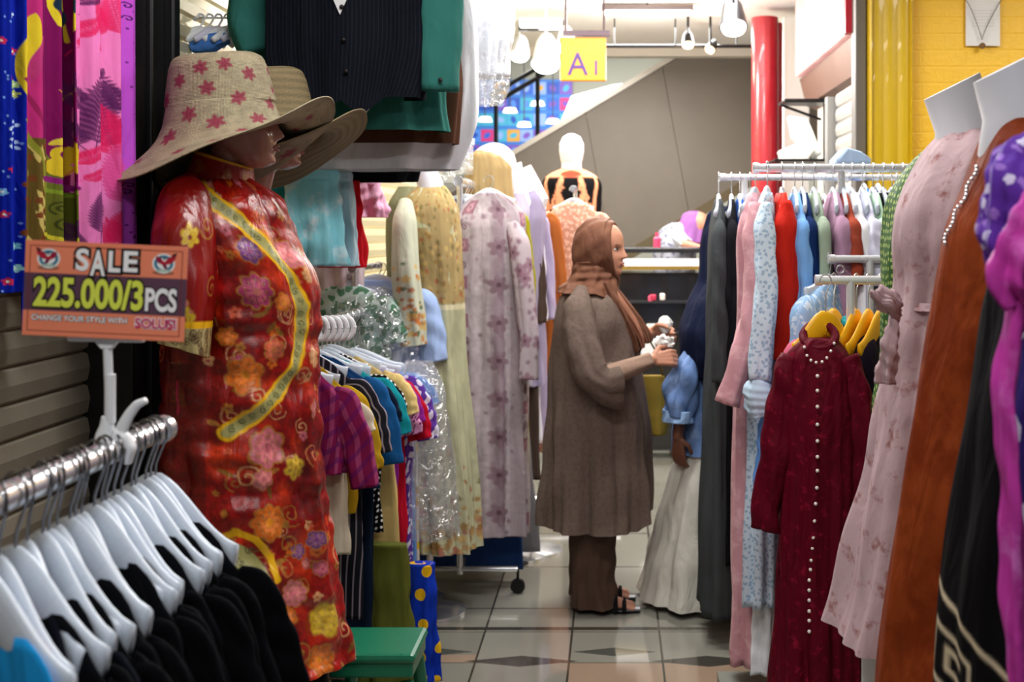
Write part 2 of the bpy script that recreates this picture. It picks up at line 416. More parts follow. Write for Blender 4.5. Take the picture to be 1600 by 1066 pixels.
# ================================================================== SETTING
def floor_mat():
    m, nt, b = nodes('floor_tiles'); Lk = nt.links.new
    g = N(nt, 'ShaderNodeNewGeometry'); sp = N(nt, 'ShaderNodeSeparateXYZ'); Lk(g.outputs['Position'], sp.inputs[0]); x, y = sp.outputs[0], sp.outputs[1]
    tx = mth(nt, 'DIVIDE', mth(nt, 'ADD', x, .158+.326*20), .326); ty = mth(nt, 'DIVIDE', mth(nt, 'ADD', y, -4.831+.603*20), .603)
    near = mth(nt, 'LESS_THAN', y, 4.58)
    ty2 = mth(nt, 'DIVIDE', mth(nt, 'ADD', y, -4.22+.326*40), .326)
    tyy = mth(nt, 'ADD', mth(nt, 'MULTIPLY', near, ty2), mth(nt, 'MULTIPLY', mth(nt, 'SUBTRACT', 1, near), ty))
    def line(t, wd): 
        f = mth(nt, 'FRACT', t); return mth(nt, 'MAXIMUM', mth(nt, 'LESS_THAN', f, wd), mth(nt, 'GREATER_THAN', f, 1-wd))
    gr = mth(nt, 'MAXIMUM', line(tx, .012), line(tyy, .009))
    cell = N(nt, 'ShaderNodeCombineXYZ'); Lk(mth(nt, 'FLOOR', tx), cell.inputs[0]); Lk(mth(nt, 'FLOOR', tyy), cell.inputs[1])
    wn = N(nt, 'ShaderNodeTexWhiteNoise', noise_dimensions='2D'); Lk(cell.outputs[0], wn.inputs['Vector'])
    base = mixc(nt, wn.outputs['Value'], (150,149,138), (130,129,119))
    # tinted tiles of the patterned strip
    tint = mth(nt, 'MULTIPLY', mth(nt, 'MULTIPLY', mth(nt, 'GREATER_THAN', wn.outputs['Value'], .62), mth(nt, 'LESS_THAN', y, 4.3)), .5)
    base = mixc(nt, tint, base, (190,150,118))
    # slender dark diamonds of the mosaic strip
    def diamond(period, off, yc, hw, hh):
        fx = mth(nt, 'ABSOLUTE', mth(nt, 'SUBTRACT', mth(nt, 'FRACT', mth(nt, 'DIVIDE', mth(nt, 'ADD', x, off+period*10), period)), .5))
        q = mth(nt, 'ADD', mth(nt, 'DIVIDE', fx, hw/period), mth(nt, 'DIVIDE', mth(nt, 'ABSOLUTE', mth(nt, 'SUBTRACT', y, yc)), hh))
        return mth(nt, 'LESS_THAN', q, 1.)
    base = mixc(nt, diamond(.652, .0, 4.235, .2, .055), base, (60,58,54))
    base = mixc(nt, diamond(.652, .326, 4.33, .15, .045), base, (74,78,74))
    n = N(nt, 'ShaderNodeTexNoise'); n.inputs['Scale'].default_value = 6; n.inputs['Detail'].default_value = 4; Lk(g.outputs['Position'], n.inputs['Vector'])
    base = mixc(nt, mth(nt, 'MULTIPLY', n.outputs['Fac'], .18), base, (120,112,96))
    dark = mth(nt, 'LESS_THAN', mth(nt, 'ABSOLUTE', mth(nt, 'SUBTRACT', y, 4.585)), .018)
    base = mixc(nt, mth(nt, 'MAXIMUM', gr, dark), base, (62,58,50))
    Lk(base, b.inputs['Base Color']); b.inputs['Specular IOR Level'].default_value = .8; b.inputs['Coat Weight'].default_value = .6; b.inputs['Coat Roughness'].default_value = .05
    r = N(nt, 'ShaderNodeMapRange'); r.inputs['To Min'].default_value = .07; r.inputs['To Max'].default_value = .16; Lk(n.outputs['Fac'], r.inputs['Value']); Lk(r.outputs[0], b.inputs['Roughness'])
    return m
struct(MB().box((.5, 7, -.05), (6, 18, .1)).build('floor', floor_mat()))
ceil_mat = plain('ceiling_paint', (232,230,226), .8, bump=.05)
struct(MB().box((.4, 3.9, 2.95), (5.4, 10.6, .1)).build('ceiling', ceil_mat))
grey_wall = plain('grey_paint', (150,150,138), .8, bump=.1, bscale=6)
struct(MB().box((.5, 14, 2.6), (9, .1, 5.2)).build('wall_back', grey_wall))
# upper storey slab seen over the escalator
struct(MB().box((.5, 12.3, 5.2), (9, 5.4, .12)).build('trim_9', plain('upper_soffit', (190,190,182), .8)))
struct(MB().box((0.4, 9.24, 3.0), (5.4, .12, .34)).build('trim_1', plain('fascia_paint', (205,200,190), .7)))
# corrugated roller shutters along the left side
def shutter_mat(name, c1, c2):
    m, nt, b = nodes(name); Lk = nt.links.new
    tc = N(nt, 'ShaderNodeTexCoord'); n = N(nt, 'ShaderNodeTexNoise'); n.inputs['Scale'].default_value = 3; n.inputs['Detail'].default_value = 6; n.inputs['Roughness'].default_value = .7
    Lk(tc.outputs['Object'], n.inputs['Vector']); Lk(mixc(nt, n.outputs['Fac'], c1, c2), b.inputs['Base Color'])
    b.inputs['Roughness'].default_value = .34; b.inputs['Metallic'].default_value = .35; return m
def shutter(name, x, y0, y1, z0, z1, mat, pitch=.08, sgn=1, slot=.012):
    prof = []; z = z0
    while z < z1:
        prof += [(x, z), (x+sgn*slot, z+.008), (x+sgn*(slot+.006), z+pitch*.5), (x+sgn*slot, z+pitch-.008), (x, z+pitch-.003)]; z += pitch
    v, f = [], []
    for y in (y0, y1):
        for p in prof: v.append((p[0], y, p[1]))
    k = len(prof)
    for i in range(k-1): f.append([i, i+1, k+i+1, k+i])
    b = len(v); v += [(x-sgn*.03, y0, z0), (x-sgn*.03, y0, z1), (x-sgn*.03, y1, z1), (x-sgn*.03, y1, z0)]; f.append([b, b+1, b+2, b+3])
    return struct(mesh_py(name, v, f, mat))
sh1 = shutter_mat('shutter_bronze', (128,120,106), (172,164,146))
sh2 = shutter_mat('shutter_cream', (206,194,150), (224,214,176))
shutter('wall_left', -1.32, .4, 3.02, 0, 2.9, sh1)
shutter('door_1', -1.32, 3.3, 9.2, 0, 2.9, sh2)
struct(MB().box((-1.26, 3.155, 1.45), (.13, .27, 2.9)).box((-1.185, 3.255, 1.45), (.03, .05, 2.9)).box((-1.19, 3.12, 1.45), (.02, .03, 2.9)).build('trim_2', plain('black_pilaster', (30,29,30), .3, .5), bevel=.006))
struct(MB().box((-1.29, 3.42, 1.45), (.06, .05, 2.9)).build('trim_3', plain('pilaster_grey', (168,168,160), .4, .5), bevel=.006))
# right side shop front: yellow ribbed column, embossed yellow wall, shutter, light box
ycol = plain('yellow_column_paint', (206,170,16), .4, coat=.2)
prof = []
for i in range(61):
    t = i/60; x = 1.155+.19*t; prof.append((x, 5.5-.007*abs(math.sin(t*PI*3))-(.02 if t < .05 or t > .95 else 0)))
struct(MB().prism(prof+[(1.345, 5.9), (1.155, 5.9)], 'z', 0, 2.9).build('trim_4', ycol))
struct(MB().box((1.125, 5.6, 1.45), (.05, .1, 2.9)).build('trim_5', plain('grey_door_post', (112,108,104), .5, .3), bevel=.005))
def ywall():
    m, nt, b = nodes('yellow_embossed_panel'); Lk = nt.links.new
    g = N(nt, 'ShaderNodeTexCoord'); mp = N(nt, 'ShaderNodeMapping'); mp.inputs['Rotation'].default_value = (PI/2, 0, 0); Lk(g.outputs['Object'], mp.inputs[0])
    br = N(nt, 'ShaderNodeTexBrick'); br.inputs['Scale'].default_value = 1; br.inputs['Brick Width'].default_value = .2; br.inputs['Row Height'].default_value = .075; br.inputs['Mortar Size'].default_value = .006; br.inputs['Mortar Smooth'].default_value = 1
    Lk(mp.outputs[0], br.inputs['Vector'])
    n = N(nt, 'ShaderNodeTexNoise'); n.inputs['Scale'].default_value = 28; n.inputs['Detail'].default_value = 4; n.inputs['Distortion'].default_value = 1.5; Lk(g.outputs['Object'], n.inputs['Vector'])
    h = mth(nt, 'SUBTRACT', mth(nt, 'MULTIPLY', n.outputs['Fac'], 1.1), mth(nt, 'MULTIPLY', br.outputs['Fac'], .45))
    bp = N(nt, 'ShaderNodeBump'); bp.inputs['Strength'].default_value = .5; bp.inputs['Distance'].default_value = .005; Lk(h, bp.inputs['Height']); Lk(bp.outputs[0], b.inputs['Normal'])
    b.inputs['Base Color'].default_value = L4((250,198,50)); b.inputs['Roughness'].default_value = .5; return m
struct(MB().box((2.25, 5.6, 1.45), (1.81, .12, 2.9)).build('wall_right', ywall()))
struct(MB().box((3.2, 3, 1.45), (.1, 6, 2.9)).build('wall_side', plain('dim_wall', (120,110,96), .8)))
shutter('door_2', 1.2, 5.66, 6.5, 0, 2.2, shutter_mat('shutter_grey', (176,172,166), (200,196,190)), sgn=-1, slot=.014)
struct(MB().box((1.17, 6.56, 1.1), (.06, .07, 2.25)).build('trim_6', plain('grey_post', (150,150,148), .45, .4), bevel=.004))
# hood over the shutter
struct(MB().prism([(1.12, 2.42), (1.3, 2.5), (1.3, 2.2), (1.16, 2.26)], 'y', 5.66, 7.35).build('trim_7', plain('hood_brown', (112,84,72), .5)))
struct(MB().box((1.26, 6.95, 1.2), (.08, .7, 2.4)).build('wall_front', plain('shop_wall_pale', (206,204,196), .7)))
# white square pillar and round red pillar
struct(MB().box((1.185, 8.0, 1.45), (.17, .18, 2.9)).build('trim_8', plain('white_pillar_paint', (240,240,234), .6), bevel=.006))
red = plain('red_pillar_paint', (168,30,42), .3, coat=.3)
r_ = MB().cyl((XX(1195, 7.6), 7.6, 0), (XX(1195, 7.6), 7.6, ZZ(28, 7.6)), .083, 32).build('round_pillar', red, smooth=True)
r_['kind'] = 'structure'; r_.name = 'trim_10'
o = MB().cyl((XX(1217, 7.7), 7.7, 0), (XX(1217, 7.7), 7.7, ZZ(36, 7.7)), .022, 16).build('drain_pipe', red, smooth=True)
tag(o, 'thin red vertical pipe running up behind the round red pillar', 'pipe')

# light box sign on the shop front
def glow(name, c1, c2, st):
    m, nt, b = nodes(name); Lk = nt.links.new; tc = N(nt, 'ShaderNodeTexCoord'); n = N(nt, 'ShaderNodeTexNoise'); n.inputs['Scale'].default_value = 3; Lk(tc.outputs['Object'], n.inputs['Vector'])
    c = mixc(nt, n.outputs['Fac'], c1, c2); Lk(c, b.inputs['Base Color']); Lk(c, b.inputs['Emission Color']); b.inputs['Emission Strength'].default_value = st; return m
t = thing('sign_light_box', 'glowing pinkish white light box sign mounted above the grey shutter on the right', 'sign', (1.13, 6.5, 2.42))
MB().box((0, -.02, .27), (.08, 1.7, .52)).build('face', glow('light_box_face', (250,205,200), (206,140,145), .5), t, bevel=.01)
MB().box((-.01, -.84, .27), (.1, .06, .54)).build('end_frame', plain('sign_red', (190,28,50), .4), t)
def lampglow(name, c, st): return plain(name, c, .5, emit=st)
bulb = lampglow('lamp_white', (255,252,245), 14); warm = lampglow('lamp_warm', (255,196,140), 16); tube_g = lampglow('tube_white', (250,252,255), 5)
panelg = lampglow('panel_white', (255,252,246), 2.2)
# flood lamps and bulbs
def spot(px, py, Y, r, label, mat, aim=(0,-.5,-1), col=black_metal, cat='lamp'):
    p = P(px, py, Y); t = thing('spot_lamp', label, cat, tuple(p), group=None)
    d = Vector(aim).normalized()
    V = tube_v([Vector((0,0,0))-d*r*2.2, Vector((0,0,0))-d*r*1.6, -d*r*.4, d*r*.25], [r*.45, r*.75, r*.95, r*1.05], 20)
    MB().grid(V).build('housing', col, t, smooth=True)
    MB().grid(tube_v([d*r*.2, d*r*.5, d*r*.75], [r*.95, r*.85, r*.3], 20)).build('lens', mat, t, smooth=True)
    top = 2.9-p.z
    MB().cyl((0,0,r*1.2), (0,0,min(top, .6)), .008, 8).build('stem', col, t)
    return t
spot(1146, 38, 6.3, .07, 'bright white flood lamp hanging from the ceiling left of the red pillar', bulb)
spot(1075, 68, 7.9, .04, 'left one of two warm track spotlights near the dark soffit', warm)
spot(1110, 76, 7.9, .034, 'right one of two warm track spotlights near the dark soffit', warm, (-.4,-.5,-.7))
spot(853, 96, 7.4, .085, 'large white globe spotlight left of the yellow hanging sign', bulb, col=white_plastic)
spot(812, 84, 8.2, .065, 'small white spotlight beside the wrapped garments at top centre', bulb, col=white_plastic)
spot(884, 72, 7.2, .06, 'white spotlight glaring over the left corner of the yellow sign', bulb, col=white_plastic)
spot(1300, 36, 6.1, .075, 'white flood lamp glaring in front of the pink light box sign', bulb, (.3,-.9,-.3), col=white_plastic)
# fluorescent fixtures
def fixture(x0, x1, Y, z, label, wide=.05, mat=tube_g):
    t = thing('tube_light', label, 'lamp', ((x0+x1)/2, Y, z))
    L = x1-x0
    MB().box((0,0,.03), (L, wide, .03)).build('batten', plain('batten_grey', (96,84,80), .5), t)
    MB().cyl((-L/2+.01,-.005,0), (L/2-.01,-.005,0), .016, 12).build('tube', mat, t, smooth=True)
    MB().cyl((0,0,.04), (0,0,max(.05, 2.9-z)), .006, 8).build('hanger_rod', steel, t)
    return t
fixture(XX(940,7.45), XX(1083,7.45), 7.45, ZZ(20,7.45), 'long white tube light hanging below the ceiling at top centre')
t = thing('ceiling_panel_lamp', 'square white panel lamp under the ceiling above the yellow sign', 'lamp', tuple(P(845, 30, 8)))
MB().box((0,0,.0), (.28,.06,.11)).build('diffuser', panelg, t, bevel=.01)
MB().box((.0,.04,.0), (.3,.03,.14)).build('frame', steel, t)
# ceiling track and rails
t = thing('lamp_track', 'thin dark lamp track running under the ceiling behind the spotlights', 'track', (0, 7.98, 2.72))
MB().cyl((-.1,0,0), (.9,0,0), .012, 8).build('rail', black_metal, t)
for x in (0, .4, .8): MB().cyl((x,0,0), (x,0,.18), .005, 6).build('drop_rod', black_metal, t)

# A1 hanging sign
t = thing('hanging_sign', 'yellow hanging sign reading A1 in purple under a dark bracket', 'sign', tuple(P(911, 127, 7.0)))
MB().box((0,0,.125), (.265,.03,.25)).build('panel', plain('sign_yellow', (226,128,0), .5), t, bevel=.008)
MB().box((.02,0,.275), (.27,.04,.03)).cyl((-.1,0,.28), (-.1,0,.5), .006).cyl((.12,0,.28), (.12,0,.5), .006).build('bracket', plain('bracket_plum', (72,48,58), .5), t)
def text_mesh(name, s, size, mat, parent, loc, rot=(PI/2,0,0), offset=0, ext=.0015, sx=1, sy=1, align='CENTER', shear=0):
    cu = bpy.data.curves.new('txt', 'FONT'); cu.body = s; cu.size = size; cu.offset = offset; cu.extrude = ext; cu.align_x = align; cu.shear = shear; cu.resolution_u = 4
    ob = bpy.data.objects.new('txt', cu); COL.objects.link(ob); dg = bpy.context.evaluated_depsgraph_get()
    me = bpy.data.meshes.new_from_object(ob.evaluated_get(dg)); bpy.data.objects.remove(ob); bpy.data.curves.remove(cu)
    me.materials.clear(); me.materials.append(mat)
    for v in me.vertices: v.co.x *= sx; v.co.y *= sy
    o = bpy.data.objects.new(name, me); link(o, parent); o.location = loc; o.rotation_euler = rot; return o
purple = plain('sign_purple', (46,10,96), .5)
text_mesh('lettering', 'A', .185, purple, t, (-.03,-.018,.035), sx=.95)
text_mesh('lettering', '1', .12, purple, t, (.075,-.018,.035))
text_mesh('lettering', 'B L O K', .045, plain('sign_orange_print', (214,150,20), .5), t, (.0,-.018,.205))

# escalator side cladding seen from below
def taupe():
    m, nt, b = nodes('escalator_cladding'); Lk = nt.links.new; tc = N(nt, 'ShaderNodeTexCoord'); n = N(nt, 'ShaderNodeTexNoise'); n.inputs['Scale'].default_value = 1.3; n.inputs['Detail'].default_value = 7; n.inputs['Roughness'].default_value = .6
    Lk(tc.outputs['Object'], n.inputs['Vector']); Lk(mixc(nt, n.outputs['Fac'], (92,84,74), (124,115,102)), b.inputs['Base Color']); b.inputs['Roughness'].default_value = .45; b.inputs['Metallic'].default_value = .1; return m
YE = 10.0; k = YE/F
t = thing('escalator', 'grey brown underside cladding of an escalator rising to the right behind the aisle', 'escalator', (0, YE, 0))
def eup(px): return ZZ(245-.6*(px-800), YE)
def elo(px): return max(.02, ZZ(392-.61*(px-985), YE))
cuts = [480, 640, 800, 915, 1035, 1170, 1330, 1500]
for a, b in zip(cuts[:-1], cuts[1:]):
    sh = 42; g = .35
    pa = [(XX(a+g, YE), eup(a)), (XX(b-g, YE), eup(b)), (XX(b+sh-g, YE), elo(b+sh)), (XX(a+sh+g, YE), elo(a+sh))]
    MB().prism(pa, 'y', 0, .8).build('side_panel', taupe_m if 'taupe_m' in globals() else globals().setdefault('taupe_m', taupe()), t)
MB().prism([(XX(560,YE), eup(560)-.03), (XX(1490,YE), eup(1490)-.03), (XX(1490,YE), elo(1490)+.03), (XX(700,YE), elo(700)+.03), (XX(560,YE), .05)], 'y', .04, .76).build('core', plain('escalator_core', (60,54,48), .7), t)
olive = plain('escalator_edge_olive', (96,84,58), .4, .3)
MB().prism([(XX(640, YE), elo(640)-.06), (XX(1500, YE), elo(1500)-.09), (XX(1500, YE), elo(1500)+.02), (XX(640, YE), elo(640)+.02)], 'y', -.05, .8).build('lower_edge_trim', olive, t)
MB().prism([(XX(480, YE), eup(480)), (XX(1500, YE), eup(1500)), (XX(1500, YE), eup(1500)+.05), (XX(480, YE), eup(480)+.05)], 'y', -.03, .3).build('upper_edge_trim', plain('escalator_edge_grey', (176,170,160), .35, .4), t)

# blue poster wall far behind
t = thing('poster_wall', 'blue advertising board of colourful squares high on the far back wall', 'poster', (XX(812,13.9), 13.9, 2.15))
cv = Canvas(-.6, .6, 0, 1.1, 160, (40,110,190)); rr = random.Random(3)
cols = [(30,90,190),(70,130,215),(196,40,110),(205,150,40),(60,160,190),(110,70,170),(130,160,220),(20,70,170)]
for i in range(8):
    for j in range(6):
        u, v = -.52+.15*i, .1+.18*j; w_ = cv.win(u, v, .065); cv.put(w_, np.ones(cv.U[w_].shape), rr.choice(cols)); cv.ell(u, v, .03, .045, rr.random()*3, rr.choice(cols))
def plate(name, w2, h, d, cv, parent, res, mat, y=0):
    nx, ny = int(w2*res), int(h*res); xs = np.linspace(-w2/2, w2/2, nx); zs = np.linspace(0, h, ny)
    X, Z = np.meshgrid(xs, zs); V = np.stack([X, np.full_like(X, y), Z], 2)
    return gridobj(name, V, mat, parent, closed=False, col=cv.sample(X, Z), solid=d)
plate('board', 1.2, 1.1, .03, cv, t, 120, attr_mat('poster_print', .5))
# small round lamps hanging before the poster
for i, (px, py, lab) in enumerate([(797,176,'upper left'),(819,198,'lowest'),(840,165,'upper right'),(758,190,'far left'),(864,193,'far right')]):
    q = P(px, py, 12.6); t = thing('dome_lamp', f'{lab} white dome lamp among those hanging before the blue poster board', 'lamp', tuple(q), group='dome lamps before the blue board')
    MB().grid(tube_v([(0,0,.05), (0,0,.045), (0,0,.0)], [.02, .055, .075], 20)).build('shade', panelg, t, smooth=True)
    MB().cyl((0,0,.05), (0,0,5.15-q.z), .006, 6).build('cord', steel, t)
# big white light trough above the escalator
struct(MB().prism([(XX(868,13), ZZ(210,13)), (XX(893,13), ZZ(150,13)), (XX(960,13), ZZ(132,13)), (XX(1010,13), ZZ(128,13)), (XX(990,13), ZZ(210,13))], 'y', 13, 13.1).build('window_1', lampglow('bright_far_window', (240,250,255), 2.2)))
t = thing('handrail', 'dark double handrail slanting down at the far left behind the bulb lamps', 'handrail', tuple(P(810,130,11)))
for dz in (0, .09): MB().cyl(tuple(P(765,150,11)-P(810,130,11)+Vector((0,0,-dz))), tuple(P(850,100,11)-P(810,130,11)+Vector((0,0,-dz))), .022, 10).build('rail', black_metal, t, smooth=True)
for px, py in ((775,145),(840,108)): q = P(px, py, 11)-P(810,130,11); MB().cyl((q.x,0,q.z), (q.x,0,-t.location.z), .02, 8).build('post', black_metal, t, smooth=True)

# black counter with chrome band
t = thing('display_counter', 'black shop counter with a chrome and gold band beyond the woman', 'counter', (XX(1020,8), 8, 0))
MB().box((.15,.3,.64), (1.5,.5,1.18)).build('cabinet', plain('counter_black', (22,22,24), .25, coat=.3), t, bevel=.01)
MB().box((.15,.3,1.38), (1.54,.56,.035)).build('worktop', plain('counter_top', (40,40,42), .15), t, bevel=.008)
MB().box((.15,.03,1.300), (1.5,.05,.05)).build('chrome_band', plain('band_silver', (235,238,245), .3, .1), t)
MB().box((.15,.02,1.262), (1.5,.05,.022)).build('gold_band', plain('band_gold', (180,150,70), .3, .7), t)
for z in (1.041, .842, .648): MB().box((.15,.0,z), (1.44,.11,.012)).build('shelf_edge', plain('shelf_edge', (60,62,66), .3, .5), t)
for px, py, w2, h, c, lab in [(1020,465,.045,.04,(180,36,70),'small pink packet on the upper shelf of the black counter'),(1035,464,.035,.045,(225,215,210),'small cream packet on the upper shelf of the black counter'),(1016,467+0,.03,.04,(200,80,110),'small rose packet at the left of the pink packet on the counter'),(1018,512,.07,.05,(220,222,215),'white cup shape on the middle shelf of the black counter'),(1013,548,.1,.13,(214,220,226),'white folded towel on the lower shelf of the black counter')]:
    q = P(px, py, 7.97); o = MB().box((0,0,0), (w2,.05,h)).build('packet', plain('packet_%d_%d' % (c[0], c[1]), c, .5), bevel=.008); o.location = q; tag(o, lab, 'packet')
o = MB().tube([(0,0,0),(0,0,.06),(0,0,.07),(0,0,.1)], [.025,.025,.012,.012], 14).build('pink_bottle', plain('bottle_pink', (214,70,110), .3), smooth=True)
o.location = (XX(1027,8.1), 8.15, 1.398); tag(o, 'pink bottle standing on the black counter', 'bottle')

# black wall bracket and white bags behind the right rack
t = thing('wall_bracket', 'black metal wall bracket beside the white pillar', 'bracket', tuple(P(1260, 245, 6.9)))
k = 6.9/F
MB().box((0,0,85*k), (76*k,.2,6*k)).box((32*k,0,40*k), (10*k,.05,95*k)).box((-12*k,-.05,-9*k), (92*k,.36,4*k)).box((32*k,0,-3*k), (10*k,.05,20*k)).box((-10*k,0,70*k), (70*k,.02,4*k), Matrix.Rotation(.35, 3, 'Y')).build('frame', black_metal, t, bevel=.004)
def lump(name, pts, mat, label, cat, sub=1):
    bm = bmesh.new()
    for p in pts: bm.verts.new(p)
    bmesh.ops.convex_hull(bm, input=bm.verts); me = bpy.data.meshes.new(name); bm.to_mesh(me); bm.free(); me.materials.append(mat)
    o = bpy.data.objects.new(name, me); link(o); b = o.modifiers.new('b', 'BEVEL'); b.width = .012; b.segments = 2
    if label: tag(o, label, cat)
    return o
def slabpts(pxs, Y, d):
    out = []
    for px, py in pxs: p = P(px, py, Y); out += [tuple(p), (p.x, p.y+d, p.z)]
    return out
lump('white_box', slabpts([(1218,235),(1262,218),(1275,235),(1262,252),(1222,252)], 6.78, .12), plain('box_white', (224,222,214), .5), 'tilted white box behind the rail left of the black bracket', 'box')
lump('white_bag', slabpts([(1232,180),(1262,184),(1285,240),(1270,250),(1240,215)], 6.85, .1), plain('bag_white', (226,228,224), .4), 'white plastic bag under the black wall bracket', 'bag')
lump('folded_cloth', slabpts([(1306,248),(1322,230),(1345,236),(1362,248),(1362,256),(1306,256)], 4.3, .14), C_(176,200,232), 'folded pale blue cloth lying on top of the long rail', 'cloth')

# ================================================================== GARMENT AND RACK BUILDERS
def mat_of(c, **kw):
    return c if isinstance(c, bpy.types.Material) else C_(*c, **kw)
def local(root, V):
    M = (Matrix.Translation(root.location) @ root.rotation_euler.to_matrix().to_4x4()).inverted()
    A = np.array(M); sh = V.shape; W = V.reshape(-1, 3) @ A[:3, :3].T + A[:3, 3]; return W.reshape(sh)
def hanger(label, x, y, zr, rz, mat=hanger_white, half=.2, drop=.075, rr=.02, group=None, fall=.06, thick=.011, tall=.013, hook=chrome, neck=.0):
    t = thing('clothes_hanger', label, 'hanger', (x, y, zr), rz, group)
    pts = [(rr*math.cos(a), 0, rr*math.sin(a)) for a in np.linspace(math.radians(195), math.radians(-35), 14)]
    pts += [(rr*.45, 0, -rr*1.2), (.001, 0, -rr*2.0), (0, 0, -drop)]
    MB().tube(pts, .0019, 6).build('hook', hook, t, smooth=True)
    path = []
    for q in np.linspace(-1, 1, 15):
        a = abs(q); sc = .5-.5*math.cos(PI*a**.9); path.append((q*half, .015*a*a, -drop-.008-fall*(.75*sc+.25*a), tall*(1+neck*(1-a)), thick*(1-.25*a)))
    V, _, _ = sweep(path, 14, 30, sm=.02); gridobj('arm', V, mat, t, cap=True)
    return t
def garment(name, label, cat, x, y, zr, rz, zhem, mat, sw=.2, hw=.24, dp=.05, hd=.07, drop=.075, sleeve=None, smat=None, slope=.05, neck=.07, fold=.012, k=7, group=None,
            hang=None, collar=None, srad=.05, waist=None, n=56, m=60, seed=None, cols=None, sl_out=.03, sl_fwd=0, sr_end=None, hang_mat=hanger_white, wr=.003, rr=.02, sides=(-1,1), hlabel=None, sthin=.75):
    mat = mat_of(mat); seed = seed if seed is not None else RNG.randint(9999)
    t = thing(name, label, cat, (x, y, zhem), rz, group); zt = zr-drop-zhem-.004
    tp = min(1., dp/.045)
    rows = [(0,0,zt+.012,neck*.8,.016*tp),(0,0,zt,neck+.015,.022*tp),(0,0,zt-slope*.55,sw*.68,.032*tp),(0,0,zt-slope,sw*.97,.036*tp),(0,0,zt-slope-.04,sw,dp),(0,0,zt-.25,sw*.96 if not waist else (sw+waist)/2,dp)]
    if waist and zt > .5: rows.append((0,0,zt-.38,waist,dp*.9)); rows.append((0,0,zt-.55,(waist+hw)/2,(dp+hd)/2))
    elif zt > .5: rows.append((0,0,zt*.45,(sw+hw)/2,(dp+hd)/2))
    rows.append((0,0,0,hw,hd)); rows = [r for i, r in enumerate(rows) if r[2] >= 0]
    V, TH, T = loft(rows, n, m, 2.3, fold, k, seed, 1.1, .04, wr)
    c = cols(V, TH, T) if cols else None
    gridobj('body', V, mat, t, col=c, cap=True)
    if sleeve:
        for s_ in sides:
            r0 = srad; r1 = sr_end or srad*.9
            path = [(s_*(sw-.045), 0, zt-slope+.005, r0*.5, r0*sthin*.5), (s_*(sw-.01), 0, zt-slope-.02, r0, r0*sthin), (s_*(sw+sl_out*.6), sl_fwd*.4, zt-slope-sleeve*.5, r0, r0*sthin), (s_*(sw+sl_out), sl_fwd, zt-slope-sleeve, r1, r1*sthin*1.1)]
            S, _, _ = sweep(path, 30, 34, amp=.005*min(1, sthin+.2), k=3, seed=seed+s_*3, wr=.002)
            gridobj('sleeve', S, mat_of(smat) if smat else mat, t, cap=True)
    if collar:
        V = tube_v([((neck+.006)*math.sin(a), -(.034)*math.cos(a), zt+.006+.012*math.cos(a)*-1) for a in np.linspace(-2.9, 2.9, 30)], .011, 8)
        MB().grid(V).build('collar', mat_of(collar), t, smooth=True)
    if hang is not False:
        hanger(hlabel or f'{"yellow" if hang_mat is yellow_plastic else "white"} plastic hanger holding the {hang or label}', x, y, zr, rz, hang_mat, half=max(.1, sw-.05), drop=drop-.022, rr=rr, fall=slope*.75, thick=.009, tall=.017)
    return t
def worldpart(root, name, rows, mat, n=26, m=34, amp=.005, k=3, seed=2, cap=True, wr=.003, col=None):
    """rows (px,py,Y,ra,rb) in photo pixels at a real depth -> swept cloth in the thing's own frame"""
    R = [(*P(a, b, c), ra, rb) for a, b, c, ra, rb in rows]; V, TH, T = sweep(R, n, m, amp=amp, k=k, seed=seed, wr=wr)
    return gridobj(name, local(root, V), mat_of(mat), root, cap=cap, col=col)
def rail_rack(label, a, b, r=.0125, posts=(), feet=True, mat=chrome, name='garment_rack', cat='rack', group=None, collars=True):
    a = Vector(a); b = Vector(b); d = (b-a).normalized(); side = Vector((-d.y, d.x, 0))
    t = thing(name, label, cat, (a.x, a.y, 0), 0, group)
    MB().cyl(a-t.location, b-t.location, r, 20).build('rail', mat, t, smooth=True)
    for e, q in ((a, -1), (b, 1)):
        MB().cyl(e-t.location+d*q*-.012, e-t.location+d*q*.008, r*1.25, 16).build('end_cap', mat, t, smooth=True)
    for q in posts:
        p = a+(b-a)*q-t.location
        MB().cyl((p.x, p.y, .08), (p.x, p.y, p.z), .0125, 14).build('upright', mat, t, smooth=True)
        if feet:
            f = MB().cyl(Vector((p.x, p.y, .1))-side*.24, Vector((p.x, p.y, .1))+side*.24, .012, 12).build('foot_bar', mat, t, smooth=True)
            for s_ in (-1, 1):
                c = Vector((p.x, p.y, 0))+side*.24*s_
                MB().cyl(c+Vector((0,0,.05)), c+Vector((0,0,.1)), .006, 8).cyl(c+d*-.012+Vector((0,0,.03)), c+d*.012+Vector((0,0,.03)), .03, 18).build('castor', black_metal, f, smooth=True)
    if feet and len(posts) > 1:
        p0 = a+(b-a)*posts[0]-t.location; p1 = a+(b-a)*posts[-1]-t.location
        MB().cyl((p0.x, p0.y, .1), (p1.x, p1.y, .1), .012, 12).build('base_bar', mat, t, smooth=True)
    return t

